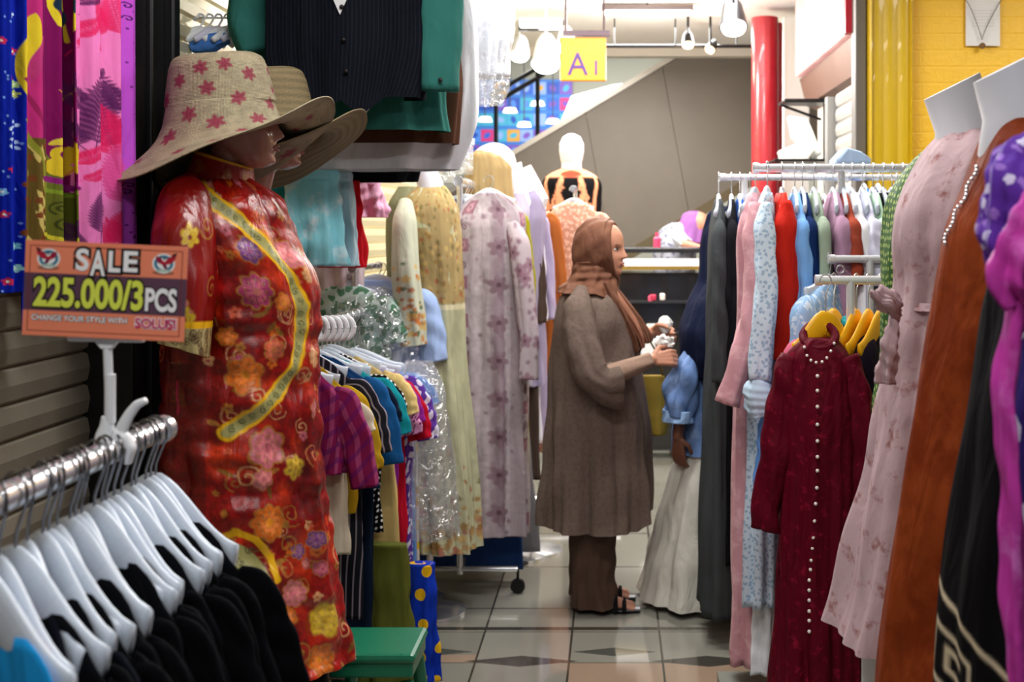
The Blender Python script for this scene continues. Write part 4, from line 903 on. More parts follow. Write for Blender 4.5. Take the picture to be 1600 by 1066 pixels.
# ================================================================== HANGING PRINTED FABRICS, LEFT EDGE
def fabric_cv():
    cv = Canvas(-20, 220, -40, 540, 2, (10,30,150)); r = random.Random(11)
    def rect(a, b, c, y0=-40, y1=540):
        w_ = (slice(max(0,int((y0+40)*2)), int((y1+40)*2)), slice(int((a+20)*2), int((b+20)*2))); cv.a[w_] = lin(c)
    rect(-20, 34, (8,30,150)); rect(34, 62, (176,40,110)); rect(62, 112, (112,8,78)); rect(112, 186, (226,120,184)); rect(186, 222, (180,76,196))
    # blue cloth: small flowers, stars, red roses
    for x, y, c in [(18,20,(200,220,240)),(22,78,(200,40,80)),(0,65,(190,40,80)),(16,122,(190,40,80)),(24,145,(190,200,90)),(24,130,(160,200,120)),(14,265,(200,40,70)),(4,335,(180,40,70)),(26,385,(120,190,200)),(28,420,(150,210,200)),(8,440,(190,40,80)),(2,300,(120,180,220))]: cv.flower(x, y, 6.5, 5, c, cen=(240,230,210), rot=r.random()*3)
    for i in range(16): cv.ell(10+r.random()*18, 170+r.random()*60, 2, 3, r.random()*3, (190,215,245))
    for i in range(22): cv.ell(r.uniform(0,32), r.uniform(0,460), 1.2, 1.8, 0, (120,160,230))
    # olive batik strip
    cv.leaf(36, 150, 130, 34, -1.45, (208,182,40)); cv.leaf(44, 140, 90, 12, -1.35, (170,50,110)); cv.leaf(38, 210, 120, 34, 1.1, (96,104,34)); cv.stroke([(34,120),(46,150),(60,190)], 5, (140,30,80))
    rect(34, 72, (92,74,30), 215, 540)
    for i in range(48): cv.leaf(r.uniform(34,66), r.uniform(205,500), 26, 6, r.choice([1.2,1.3,1.5]), (190,170,96))
    for i in range(40): cv.ell(r.uniform(34,70), r.uniform(225,500), 4, 5, 0, (110,60,30))
    cv.stroke([(36,185),(50,225),(64,255),(70,330),(70,400)], 6, (128,130,40))
    # magenta batik with yellow scrolls
    cv.stroke([(74,-20),(76,15),(84,40),(92,34),(90,14),(100,6)], 7, (206,184,40)); cv.ell(86, 8, 8, 12, .2, (20,40,60)); cv.stroke([(100,-20),(104,20),(108,60)], 4, (206,184,40)); cv.ell(104, 24, 4, 12, 0, (24,60,70))
    cv.curl(90, 240, 15, 7, (206,178,40), .5, 1.1); cv.leaf(74, 228, 26, 10, -.5, (206,184,60)); cv.leaf(100, 262, 40, 20, -1.2, (206,178,40)); cv.ell(92, 262, 22, 16, .1, (206,178,40)); cv.ell(92, 244, 7, 8, 0, (112,8,78))
    cv.stroke([(66,278),(90,286),(120,296)], 9, (130,30,110)); rect(66, 120, (92,96,30), 300, 540); cv.stroke([(66,296),(90,303),(120,306)], 6, (120,140,40))
    for y in (325,350,372): cv.curl(90+r.uniform(-4,8), y, 11, 2.5, (54,60,20), r.random()*6, 1.6)
    cv.stroke([(66,366),(90,376),(120,374)], 6, (196,184,50))
    for i in range(9): a = r.uniform(-2.4, -.7); cv.stroke([(98,158),(98+22*math.cos(a), 158+22*math.sin(a))], 1.3, (190,140,60))
    # pink fern cloth
    dk = (84,30,84); rd = (214,30,92)
    for x, y, l, a, c in [(126,236,62,-2.0,dk),(132,240,130,-1.40,dk),(146,232,70,-.95,dk),(124,172,52,-1.95,dk),(176,176,54,-1.95,dk),(166,250,88,-1.72,rd),(112,70,52,-.9,rd),(152,62,70,-1.75,rd),(170,55,70,-1.7,rd),(112,16,42,-.5,dk),(114,262,52,-.75,rd),(122,286,42,-.6,rd),(178,330,110,-1.62,(206,70,140)),(140,372,76,-1.5,dk),(126,392,52,-2.0,dk),(168,388,70,-1.4,rd),(176,410,70,-1.8,rd),(150,450,70,-1.5,dk)]:
        cv.stroke([(x, y), (x-8*math.cos(a), y-16*math.sin(a))], 1.2, c, .8); cv.fern(x, y, l, a, c, .42, 15, .82)
    # lilac cloth with fine squiggles
    for i in range(30): cv.ell(r.uniform(180,218), r.uniform(0,400), 1.3, 1.6, 0, (90,30,110))
    for x, y in [(196,30),(198,290),(196,300),(204,370),(195,10)]: cv.curl(x, y, 5, 1.6, (60,20,80), r.random()*6, 1)
    return cv
fcv = fabric_cv()
t = thing('wall_rail', 'chrome rail high above the five printed fabrics at the left edge', 'rail', (-1.2, 2.7, 2.12))
MB().cyl((-.03,-.6,0), (-.0,.32,0), .012, 12).build('bar', chrome, t, smooth=True)
for y in (-.5, .25): MB().cyl((-.01,y,0), (-.115,y,0), .008, 8).build('wall_arm', chrome, t, smooth=True)
def fabric(label, pa, Ya, pb, Yb_, py_bot, waves, amp, ph=0, out=0.0):
    A = P(pa, 0, Ya); B = P(pb, 0, Yb_); nx, nz = 90, 300; zt = 2.10
    zb = ZZ(py_bot, (Ya+Yb_)/2); t = thing('hanging_fabric', label, 'fabric', ((A.x+B.x)/2, (A.y+B.y)/2, zb), group='printed fabrics at the left edge')
    q = np.linspace(0, 1, nx); z = np.linspace(zt, zb, nz); Q, Z = np.meshgrid(q, z)
    d = np.array([B.x-A.x, B.y-A.y]); L = np.hypot(*d); nrm = np.array([d[1], -d[0]])/L
    off = amp*np.cos(Q*waves*2*PI+ph+.5*np.sin(Z*4))+.25*amp*np.sin(Q*waves*5*PI+Z*2)+out
    X = A.x+d[0]*Q+nrm[0]*off; Y = A.y+d[1]*Q+nrm[1]*off
    PX = pa+(pb-pa)*Q; PY = VY-(Z-EYE)/((Ya+Yb_)/2)*F
    V = np.stack([X, Y, Z], 2)-np.array(t.location)
    gridobj('cloth', V, attr_cloth, t, closed=False, col=fcv.sample(PX, PY), solid=.004)
fabric('royal blue fabric with tiny flowers hanging at the far left edge', -18, 2.42, 36, 2.50, 458, 2, .010)
fabric('narrow olive and gold batik fabric right of the royal blue one', 30, 2.50, 74, 2.60, 516, 1.2, .008, 1)
fabric('dark magenta batik fabric with yellow scrolls', 60, 2.60, 116, 2.74, 420, 1.5, .012, 2)
fabric('pink fabric printed with purple and red ferns', 106, 2.70, 190, 2.92, 425, 2.5, .013, .5, .012)
fabric('lilac fabric with fine dark squiggles next to the black pilaster', 180, 2.86, 216, 2.99, 420, 1.2, .008, 1.5)

# ================================================================== NEAR CHROME RAIL WITH BLACK T-SHIRTS
RX, RZ = -.67, 1.2
t = rail_rack('thick chrome clothes rail in the left foreground full of white hangers', (RX, 1.0, RZ), (RX, 1.80, RZ), .0165, ())
MB().box((0, .66, -.55), (.026, .014, 1.17)).build('upright', plain('aqua_post', (168,196,200), .4), t, bevel=.003)
ORD = ['first','second','third','fourth','fifth','sixth','seventh','eighth','ninth','tenth','eleventh','twelfth','thirteenth','fourteenth','fifteenth','sixteenth','seventeenth','eighteenth','nineteenth','twentieth','twenty-first','twenty-second']
black_t = cloth('black_jersey', (7,8,12), rough=.9, sheen=0, wave=.3)
navy_t = cloth('navy_black_jersey', (14,16,26), rough=.9, sheen=0)
Ys = [1.775,1.757,1.738,1.702,1.688,1.652,1.628,1.603,1.590,1.566,1.530,1.512,1.497,1.462,1.440,1.426,1.388,1.360,1.322,1.284]
rz_j = [-.50,-.66,-.6,-.62,-.78,-.56,-.72,-.66,-.80,-.60,-.82,-.7,-.64,-.80,-.62,-.74,-.86,-.58,-.74,-.60]
proto = None
for i, (y, a) in enumerate(zip(Ys, rz_j)):
    lab = f'white contoured hanger on the near chrome rail, {ORD[i]} counting from its far end'
    if proto is None:
        proto = hanger(lab, RX, y, RZ, a, hanger_white, half=.145, drop=.082, rr=.0235, group='white hangers on the near chrome rail', fall=.078, thick=.0075, tall=.02, neck=.7, hook=plain('hook_steel', (120,120,124), .25, 1))
    else:
        h = proto.copy(); COL.objects.link(h); h.location = (RX, y, RZ); h.rotation_euler = (0, 0, a); h['label'] = lab
        for ch in proto.children: c = ch.copy(); COL.objects.link(c); c.parent = h
SH = 'T-shirts on the near chrome rail'
for i, (y, a) in enumerate(zip(Ys, rz_j)):
    kw = dict(sw=.205, hw=.205, dp=.012, hd=.02, drop=.130, neck=.112, slope=.062, sleeve=.19, srad=.05, sthin=.17, group=SH, hang=False, fold=.004, k=9, sl_out=.05, sr_end=.055, n=64, m=50, wr=.001)
    if i == 18: garment('shirt', 'crimson T-shirt second from the near end of the chrome rail, beside the blue one', 'shirt', RX, y, RZ, a, .5, (170,14,60), **kw)
    elif i == 19: garment('shirt', 'bright sky blue T-shirt nearest the camera on the chrome rail', 'shirt', RX, y, RZ, a, .5, (30,146,214), **kw)
    else: garment('shirt', f'black T-shirt on the near chrome rail, {ORD[i]} counting from its far end', 'shirt', RX, y, RZ, a, .5, navy_t if i in (13, 16) else black_t, seed=100+i, **kw)

# ================================================================== SALE SIGN
YS = 1.63
t = thing('price_sign', 'orange and purple sale price card on a white stand clamped to the near chrome rail', 'sign', (RX, YS, RZ))
W_, H_ = .2155, .1265
ORG = (240,138,104); PUR = (92,62,82)
cv = Canvas(-W_/2, W_/2, 0, H_, 2600, ORG)
w_ = (slice(int(H_*.27*2600), int(H_*.665*2600)), slice(None)); cv.a[w_] = lin(PUR)
bx, bz = W_/2-.0066, .0068
cv.stroke([(-bx, bz), (bx, bz), (bx, H_-bz), (-bx, H_-bz), (-bx, bz)], .0012, (120,30,30))
for s_ in (-1, 1):
    cx, cz = s_*.0735+(-.003 if s_ < 0 else .003), H_*.815
    cv.ell(cx, cz-.0125, .0145, .0028, 0, (96,60,46), .7)
    cv.ell(cx, cz, .0152, .0132, 0, (236,238,238)); cv.ell(cx, cz, .0128, .0110, 0, (30,120,150)); cv.ell(cx, cz, .0088, .0075, 0, (240,240,240))
    cv.ell(cx, cz-.0098, .010, .0022, 0, (210,226,214))
    for i in range(7): cv.ell(cx-.0078+.0026*i, cz-.0096-.0*i, .0007, .0011, 0, (40,120,110))
    cv.leaf(cx+.001*s_, cz-.001, .019, .0085, PI/2+s_*-.95 if True else 0, (176,26,50)); cv.leaf(cx-.001*s_, cz-.001, .014, .0075, PI/2+s_*.75, (150,22,60)); cv.ell(cx, cz+.000, .0042, .003, -.5*s_, (190,36,50)); cv.leaf(cx, cz, .009, .005, -PI/2+s_*.5, (110,20,60)); cv.ell(cx+.001*s_, cz+.0068, .0022, .0018, 0, (60,90,84))
    cv.leaf(cx+s_*.010, cz+.009, .009, .004, PI/2-s_*1.0, (60,20,34))
card = thing_card = plate('card', W_, H_, .0016, cv, t, 1700, card_mat)
ccx, ccz = P(170, 454, YS).x-RX, P(170, 454, YS).z-RZ
Rc = Matrix.Rotation(math.radians(2.6), 4, 'Y')
card.matrix_local = Matrix.Translation((ccx, -.012, ccz)) @ Rc @ Matrix.Translation((0, 0, -H_/2))
def fit_text(s, u0, u1, v0, v1, fill, outc, off=.03, oo=.06, parent=card, shear=0, y=-.0012, name='lettering'):
    """lettering between card coordinates u0..u1 and v0..v1"""
    def mk(offset):
        cu = bpy.data.curves.new('txt', 'FONT'); cu.body = s; cu.size = 1; cu.offset = offset; cu.extrude = .0; cu.shear = shear; cu.resolution_u = 5
        ob = bpy.data.objects.new('txt', cu); COL.objects.link(ob); dg = bpy.context.evaluated_depsgraph_get()
        me = bpy.data.meshes.new_from_object(ob.evaluated_get(dg)); bpy.data.objects.remove(ob); return me
    base = mk(off); xs = [v.co.x for v in base.vertices]; ys = [v.co.y for v in base.vertices]
    sx = (u1-u0)/(max(xs)-min(xs)); sy = (v1-v0)/(max(ys)-min(ys)); x0, y0 = min(xs), min(ys)
    for me, m_, dy, nm in ((mk(off+oo), outc, 0, name+'_outline'), (base, fill, -.0005, name)):
        if m_ is None: continue
        me.materials.clear(); me.materials.append(m_)
        for v in me.vertices: x_, y_ = v.co.x, v.co.y; v.co = (u0+(x_-x0)*sx, y+dy, v0+(y_-y0)*sy)
        o = bpy.data.objects.new(nm, me); link(o, parent)
ink = plain('ink_black', (22,16,20), .5); wht = plain('print_white', (244,244,246), .45); yel = plain('print_lime', (222,232,84), .45); pnk = plain('print_pink', (206,50,104), .5)
fit_text('S', -.040, -.0225, H_*.70, H_*.935, wht, ink, .03, .09)
fit_text('A', -.0205, -.0005, H_*.655, H_*.925, wht, ink, .03, .09)
fit_text('L', .0035, .0195, H_*.70, H_*.925, wht, ink, .03, .09)
fit_text('E', .0235, .0425, H_*.71, H_*.93, wht, ink, .03, .09)
fit_text('225.000/3', -.0945, .0515, H_*.305, H_*.625, yel, ink, .035, .05)
fit_text('PCS', .0545, .0965, H_*.305, H_*.555, wht, ink, .035, .05)
fit_text('CHANGE YOUR STYLE WITH', -.0955, .0315, H_*.165, H_*.225, wht, ink, .02, .05)
fit_text('SOLUSI', .0425, .0965, H_*.125, H_*.235, pnk, wht, .03, .06)
cb = MB().box((0, -.0035, 0), (.101, .011, .0185)).build('clip_bar', white_plastic, t, bevel=.002)
cb.matrix_local = Matrix.Translation(P(168, 523, YS)-t.location) @ Matrix.Rotation(math.radians(1), 4, 'Y')
for px in (133, 204): o = ball(P(px, 521, YS)-t.location+Vector((0,-.010,0)), .0022, 'rivet', steel, t)
a0 = P(168, 530, YS)-t.location; a1 = P(172, 655, YS)-t.location
MB().prism([(a0.x-.018, a0.z), (a0.x+.018, a0.z), (a0.x+.007, a0.z-.013), (a0.x-.007, a0.z-.013)], 'y', -.006, .004).build('neck', white_plastic, t, bevel=.0015)
MB().cyl(a0+Vector((0,0,-.01)), a1, .0058, 14).cyl(a1+Vector((0,0,.06)), a1+Vector((0,0,-.005)), .0072, 14).build('pole', white_plastic, t, smooth=True)
V, _, _ = sweep([(a1.x-.004, 0, a1.z+.004, .007, .006), (a1.x-.004, 0, .03, .010, .009), (a1.x-.008, 0, .016, .012, .012), (-.022, 0, .0, .006, .011), (-.016, 0, -.016, .004, .01)], 16, 30); gridobj('clamp_jaw', V, white_plastic, t, cap=True)
V, _, _ = sweep([(.0, -.0, .020, .011, .010), (.013, 0, .016, .009, .011), (.023, 0, .002, .006, .011), (.018, 0, -.018, .004, .010)], 16, 30); gridobj('clamp_jaw', V, white_plastic, t, cap=True)
p = [P(186, 682, YS), P(193, 664, YS), P(203, 646, YS), P(214, 632, YS), P(228, 626, YS)]
V, _, _ = sweep([(*(q-t.location), r, .006) for q, r in zip(p, (.009,.008,.007,.006,.0045))], 14, 26); gridobj('lever', V, white_plastic, t, cap=True)

# ================================================================== JACKETS HANGING HIGH
JG = 'garments hanging high above the hats'
t = thing('ceiling_rail', 'chrome rail under the ceiling carrying the jackets, above the frame', 'rail', (-.72, 3.5, 2.55))
MB().cyl((0,0,0), (0,.95,0), .013, 12).build('bar', chrome, t, smooth=True)
for y in (.05, .9): MB().cyl((0,y,0), (0,y,.35), .007, 8).build('drop_rod', chrome, t, smooth=True)
def highwear(name, label, cat, Y, pxs, mat, sleeves=(), d=.07, cap=False, amp=.008, tweak=None, hang=True, solid=0):
    """pxs rows: (py, left px, right px) top to bottom"""
    x0 = XX((pxs[-1][1]+pxs[-1][2])/2, Y); z0 = ZZ(pxs[-1][0], Y); t = thing(name, label, cat, (x0, Y, z0), 0, JG)
    rows = []
    for py, l, r in pxs:
        a, b = XX(l, Y), XX(r, Y); rows.append(((a+b)/2-x0, 0, ZZ(py, Y)-z0, (b-a)/2, d*(.6 if py < -150 else 1)))
    V, TH, T = loft(rows, 150, 90, 2.6, amp, 6, RNG.randint(999), .9, .05, .003)
    if tweak: V = tweak(V, TH, T)
    gridobj('body', V, mat, t, cap=cap, solid=solid)
    for rr_ in sleeves: worldpart(t, 'sleeve', rr_, mat, amp=.005)
    if hang: hanger(f'white plastic hanger holding the {label.split(",")[0]}', x0 if abs(x0+.72) < .04 else -.72, Y, 2.55, 0, hanger_white, half=.18, drop=.09, rr=.019, fall=.05)
    return t
stripe = cloth('navy_pinstripe', (15,18,26), 'stripe', (30,35,46), sc=80, thr=.16, rough=.8)
def vesthem(V, TH, T):
    x = V[..., 0]; f = np.clip((T-.8)/.2, 0, 1); front = (np.cos(TH) > 0)
    V[..., 2] -= f*.055*np.clip(1-np.abs(np.abs(x)-.055)/.07, 0, 1)*front; return V
v = highwear('waistcoat', 'navy pinstripe waistcoat, front garment of the stack above the hats', 'waistcoat', 3.62, [(-300,500,590),(-250,430,655),(-60,418,672),(60,420,672),(155,424,660)], stripe, d=.075, tweak=vesthem)
for px, py in [(545,20),(548,70),(552,118)]: q = P(px, py, 3.62)-v.location; ball((q.x, -.095, q.z), .007, 'button', ink, v)
MB().prism([(-.02, .28), (.0, .34), (.02, .28), (0, .235)], 'y', -.093, -.089).build('shirt_front', C_(226,228,232), v)
MB().prism([(.03,-.03),(.055,-.06),(.08,-.03)], 'y', -.05, -.046).build('lining', C_(220,222,228), v)
green = C_(50,112,104)
g = highwear('blazer', 'dark green blazer behind the pinstripe waistcoat', 'blazer', 3.76, [(-300,490,600),(-250,400,690),(0,392,690),(120,410,690),(206,440,700)], green, [[(400,-190,3.74,.06,.05),(388,-60,3.70,.068,.05),(390,40,3.70,.064,.045),(402,82,3.70,.056,.04)], [(672,-190,3.70,.06,.05),(684,-60,3.64,.07,.05),(686,60,3.62,.064,.045),(684,142,3.62,.058,.04)]], d=.08)
ball(P(688,125,3.57)-g.location, .007, 'button', ink, g)
brown = C_(88,58,44)
highwear('jacket', 'brown jacket showing below and right of the green blazer', 'jacket', 3.88, [(-300,500,620),(-240,440,700),(0,430,716),(130,450,724),(226,490,716)], brown, d=.08)
lightg = cloth('pale_grey_cotton', (226,229,238), rough=.8)
highwear('shirt', 'pale grey long shirt, the widest garment in the stack', 'shirt', 4.0, [(-290,510,640),(-240,440,720),(0,440,744),(150,460,746),(200,470,742),(266,488,716)], lightg, d=.10, amp=.012)
highwear('shirt', 'white shirt, right behind the pale grey one at its right edge', 'shirt', 4.12, [(-280,520,640),(-230,450,728),(0,450,742),(150,480,738),(236,500,720)], C_(226,228,236), d=.08)
highwear('coat', 'black coat, lowest hem of the stack above the hats', 'coat', 4.26, [(-260,520,640),(-210,460,690),(0,450,690),(150,460,690),(284,470,650)], C_(12,14,18), d=.09)
# clear bag and dark piece at the right of the stack
t = thing('garment_bag', 'clear plastic garment bag hanging right of the stacked jackets, glaring white', 'bag', (XX(765,4.3), 4.3, ZZ(165,4.3)), 0)
V, _, _ = loft([(-.02,0,.62,.04,.03),(0,0,.45,.09,.07),(0,0,.25,.085,.06),(-.02,0,0,.05,.04)], 50, 50, 2.3, .01, 5, 44, .6, .05, .006); gridobj('film', V, clear_film, t)
MB().cyl((-.02,0,.60), (-.02,0,1.0), .002, 6).build('hook', chrome, t)
t = thing('blouse', 'white blouse inside the clear bag right of the stacked jackets', 'blouse', (XX(768,4.3), 4.3, ZZ(120,4.3)), 0)
V, _, _ = loft([(-.02,0,.5,.03,.02),(0,0,.38,.07,.045),(0,0,.0,.05,.04)], 50, 40, 2.3, .008, 5, 45, .6, .05, .004); gridobj('body', V, C_(240,242,248), t, cap=True)

# white display hooks with small hangers upper left
t = thing('wall_rail', 'white display bar with small white hangers above the flowered straw hat', 'rail', (XX(345,3.8), 3.8, ZZ(28,3.8)))
MB().box((0,0,0), (.24,.008,.006)).cyl((-.1,0,0), (-.1,0,1.0), .004, 8).cyl((.1,0,0), (.1,0,1.0), .004, 8).build('bar', white_plastic, t)
lil = plain('lilac_hanger_plastic', (206,204,226), .35)
for i in range(7):
    px = 300+14*i; q = P(px, 30, 3.79-.012*(i % 2)); h = thing('small_hanger', f'small white plastic hanger above the straw hat, {ORD[i]} from the left', 'hanger', tuple(q), .9, 'small hangers above the straw hat')
    mt = white_plastic if i % 3 else lil
    MB().tube([(.012*math.cos(a), 0, .004+.012*math.sin(a)) for a in np.linspace(3.3, -.6, 12)]+[(0,0,-.02),(0,0,-.035)], .0035, 8).build('hook', mt, h, smooth=True)
    V, _, _ = sweep([(-.085,0,-.075,.009,.007),(-.04,0,-.045,.013,.009),(0,0,-.035,.016,.01),(.04,0,-.045,.013,.009),(.085,0,-.075,.009,.007)], 12, 24); gridobj('arm', V, mt, h, cap=True)
o = MB().grid(sweep([(-.055,0,0,.018,.022),(0,0,.012,.03,.028),(.055,0,.03,.018,.02)], 18, 20, amp=.003)[0]).build('rolled_scarf', cloth('blue_violet_scarf', (70,120,196), 'noise', (60,24,110), sc=12, thr=.5), smooth=True)
o.location = P(328, 74, 3.75); tag(o, 'rolled blue and violet scarf tucked under the small white hangers', 'scarf')

# green stool
t = thing('plastic_stool', 'green plastic stool under the red dress mannequin and children clothes', 'stool', (XX(592,3.32), 3.32, 0))
gp = plain('green_stool_plastic', (12,104,74), .3)
MB().box((0,0,ZZ(1024,3.2)-.014), (.235,.235,.028)).build('seat', gp, t, bevel=.012)
MB().box((0,0,ZZ(1024,3.2)-.045), (.222,.222,.04)).build('apron', gp, t, bevel=.006)
for sx in (-1, 1):
    for sy in (-1, 1): MB().grid(tube_v([(sx*.09,sy*.09,.30),(sx*.125,sy*.125,0.0)], [.02,.014], 10)).build('leg', gp, t, smooth=True)
# white pendant necklace card
t = thing('notice_card', 'white printed paper card on the yellow wall at the upper right', 'card', tuple(P(1535, 72, 5.53)))
MB().box((0,-.006,.115), (.155,.003,.23)).build('paper', plain('paper_white', (232,230,228), .6), t)
pl = MB()
for i in range(6): pl.box((0,-.0085,.16-.014*i), (.1,.0006,.0016))
pl.build('printed_lines', plain('grey_print', (190,186,186), .6), t)
t = thing('necklace', 'thin dark bead necklace with a round pendant hanging over the white card', 'necklace', tuple(P(1534, 72, 5.51)))
k_ = 5.51/F
ch = [((1508-1534)*k_, 0, 80*k_)]+[((-26+26*q)*k_, 0, (72-62*q**1.3)*k_) for q in np.linspace(0, 1, 10)]+[((30*q)*k_, 0, (10+62*(q**.8))*k_) for q in np.linspace(0.05, 1, 10)]
mb = MB().tube([(a, b-.006, c) for a, b, c in ch], .0016, 6); mb.build('cord', plain('bead_dark', (60,44,40), .4, .4), t, smooth=True)
for a, b, c in ch[1:]:
    ball((a, b-.006, c), .0028, 'bead', plain('bead_dark', ()), t, 8)
MB().cyl((0,-.012,0), (0,-.004,0), .014, 18).build('pendant', plain('pendant_bronze', (92,66,34), .35, .7), t, smooth=True)

# ================================================================== HEADS
def head_grid(m=70, n=72, s=1.0, nose=1.0, smoothf=False):
    """face towards +x, chin at z=0, about 0.225 tall"""
    tab = [(0,.050,.012,.022),(.006,.068,-.004,.036),(.015,.080,-.02,.045),(.03,.086,-.04,.054),(.05,.087,-.062,.061),(.075,.086,-.077,.067),(.1,.084,-.088,.071),(.125,.086,-.096,.0735),(.15,.086,-.1,.0745),(.175,.077,-.096,.071),(.195,.062,-.083,.061),(.21,.043,-.062,.047),(.22,.022,-.038,.028),(.225,.002,-.018,.01)]
    T = np.array(tab); z = np.interp(np.linspace(0, 1, m), np.linspace(0, 1, len(tab)), T[:, 0]); A = np.stack([np.interp(z, T[:, 0], T[:, i]) for i in (1, 2, 3)], 1); A = smooth1(A, 2)
    th = np.linspace(0, 2*PI, n, endpoint=False); Z, TH = np.meshgrid(z, th, indexing='ij')
    xf, xb, w_ = A[:, 0:1], A[:, 1:2], A[:, 2:3]; cx = (xf+xb)/2*0+ (xb+.45*(xf-xb)); c, s_ = np.cos(TH), np.sin(TH)
    X = np.where(c > 0, cx+(xf-cx)*np.abs(c)**.85, cx-(cx-xb)*np.abs(c)**.95); Y = w_*np.sign(s_)*np.abs(s_)**.9
    f = (c > 0)
    g = lambda a, b, sa: np.exp(-((a-b)/sa)**2)
    npz = np.interp(Z, [.07,.076,.083,.09,.105,.12,.132], [0,.018,.028,.025,.014,.006,0])
    X = X+f*nose*npz*g(Y, 0, .0125)
    X = X+f*nose*.006*g(Z, .079, .006)*(g(Y, .013, .006)+g(Y, -.013, .006))
    X = X+f*(.0075*g(Z, .058, .0045)+.0065*g(Z, .048, .0045)-.004*g(Z, .053, .0022)-.005*g(Z, .037, .006))*g(Y, 0, .022)
    X = X+f*.008*g(Z, .016, .012)*g(Y, 0, .02)
    X = X-f*.010*g(Z, .110, .013)*(g(Y, .031, .015)+g(Y, -.031, .015))
    X = X+f*.004*g(Z, .128, .008)*(g(Y, .03, .02)+g(Y, -.03, .02))
    X = X+f*.004*g(Z, .075, .02)*(g(Y, .04, .014)+g(Y, -.04, .014))
    return np.stack([X, Y, Z], 2)*s
def capsule(p0, p1, r0, r1, k=18):
    p0, p1 = np.array(p0, float), np.array(p1, float); d = p1-p0; L = np.linalg.norm(d)+1e-9; d = d/L; pts, rad = [], []
    for a in np.linspace(-PI/2+.12, 0, 6): pts.append(p0+d*r0*math.sin(a)); rad.append(r0*math.cos(a))
    for q in np.linspace(0, 1, 5)[1:-1]: pts.append(p0+(p1-p0)*q); rad.append(r0+(r1-r0)*q)
    for a in np.linspace(0, PI/2-.12, 6): pts.append(p1+d*r1*math.sin(a)); rad.append(r1*math.cos(a))
    return tube_v(pts, rad, k)
def transform(V, loc, rz=0, ry=0, s=1):
    R = np.array(Matrix.Rotation(rz, 3, 'Z') @ Matrix.Rotation(ry, 3, 'Y')); return (V.reshape(-1, 3)*s @ R.T+np.array(loc)).reshape(V.shape)
def fuse(name, grids, mat, parent, vox=.005, smooth=3):
    mb = MB()
    for V in grids: mb.grid(V)
    me = bpy.data.meshes.new('tmp'); me.from_pydata([tuple(v) for v in mb.v], [], mb.f)
    bm = bmesh.new(); bm.from_mesh(me); bmesh.ops.recalc_face_normals(bm, faces=bm.faces); bm.to_mesh(me); bm.free()
    ob = bpy.data.objects.new('tmp', me); COL.objects.link(ob)
    r = ob.modifiers.new('r', 'REMESH'); r.mode = 'VOXEL'; r.voxel_size = vox; r.use_smooth_shade = True
    s_ = ob.modifiers.new('s', 'SMOOTH'); s_.factor = .5; s_.iterations = smooth
    dg = bpy.context.evaluated_depsgraph_get(); m2 = bpy.data.meshes.new_from_object(ob.evaluated_get(dg)); bpy.data.objects.remove(ob)
    m2.name = name; m2.materials.clear(); m2.materials.append(mat)
    for p_ in m2.polygons: p_.use_smooth = True
    return link(bpy.data.objects.new(name, m2), parent)
def faceparts(t, hx, hy, hz, rz, s=1, lips=lip_mat, brow=dark_hair, ry=0):
    """eyes, brows and lips laid onto a head_grid placed at (hx,hy,hz)"""
    R = Matrix.Rotation(rz, 3, 'Z') @ Matrix.Rotation(ry, 3, 'Y'); at = lambda p: Vector((hx, hy, hz))+R @ (Vector(p)*s)
    white = plain('eye_white', (214,204,196), .3)
    for sg in (-1, 1):
        MB().grid(transform(capsule((.066,.024*sg,.110),(.064,.038*sg,.110),.0085,.0075,12), (hx,hy,hz), rz, ry, s)).build('eye', white, t, smooth=True)
        MB().grid(transform(capsule((.0725,.029*sg,.110),(.0728,.030*sg,.110),.0042,.0042,10), (hx,hy,hz), rz, ry, s)).build('iris', eye_mat, t, smooth=True)
        MB().tube([at((.079,.012*sg,.127)), at((.080,.026*sg,.133)), at((.070,.045*sg,.128))], .0028*s, 8).build('eyebrow', brow, t, smooth=True)
        MB().tube([at((.0735,.018*sg,.112)), at((.077,.030*sg,.1185)), at((.066,.043*sg,.112))], .0018*s, 6).build('eyelashes', brow, t, smooth=True)
    MB().tube([at((.084,-.021,.053)), at((.0935,-.008,.0585)), at((.0945,0,.0575)), at((.0935,.008,.0585)), at((.084,.021,.053))], [.0015*s,.0036*s,.0034*s,.0036*s,.0015*s], 8).build('upper_lip', lips, t, smooth=True)
    MB().tube([at((.084,-.019,.052)), at((.0925,-.008,.048)), at((.0935,0,.0475)), at((.0925,.008,.048)), at((.084,.019,.052))], [.0015*s,.004*s,.0044*s,.004*s,.0015*s], 8).build('lower_lip', lips, t, smooth=True)

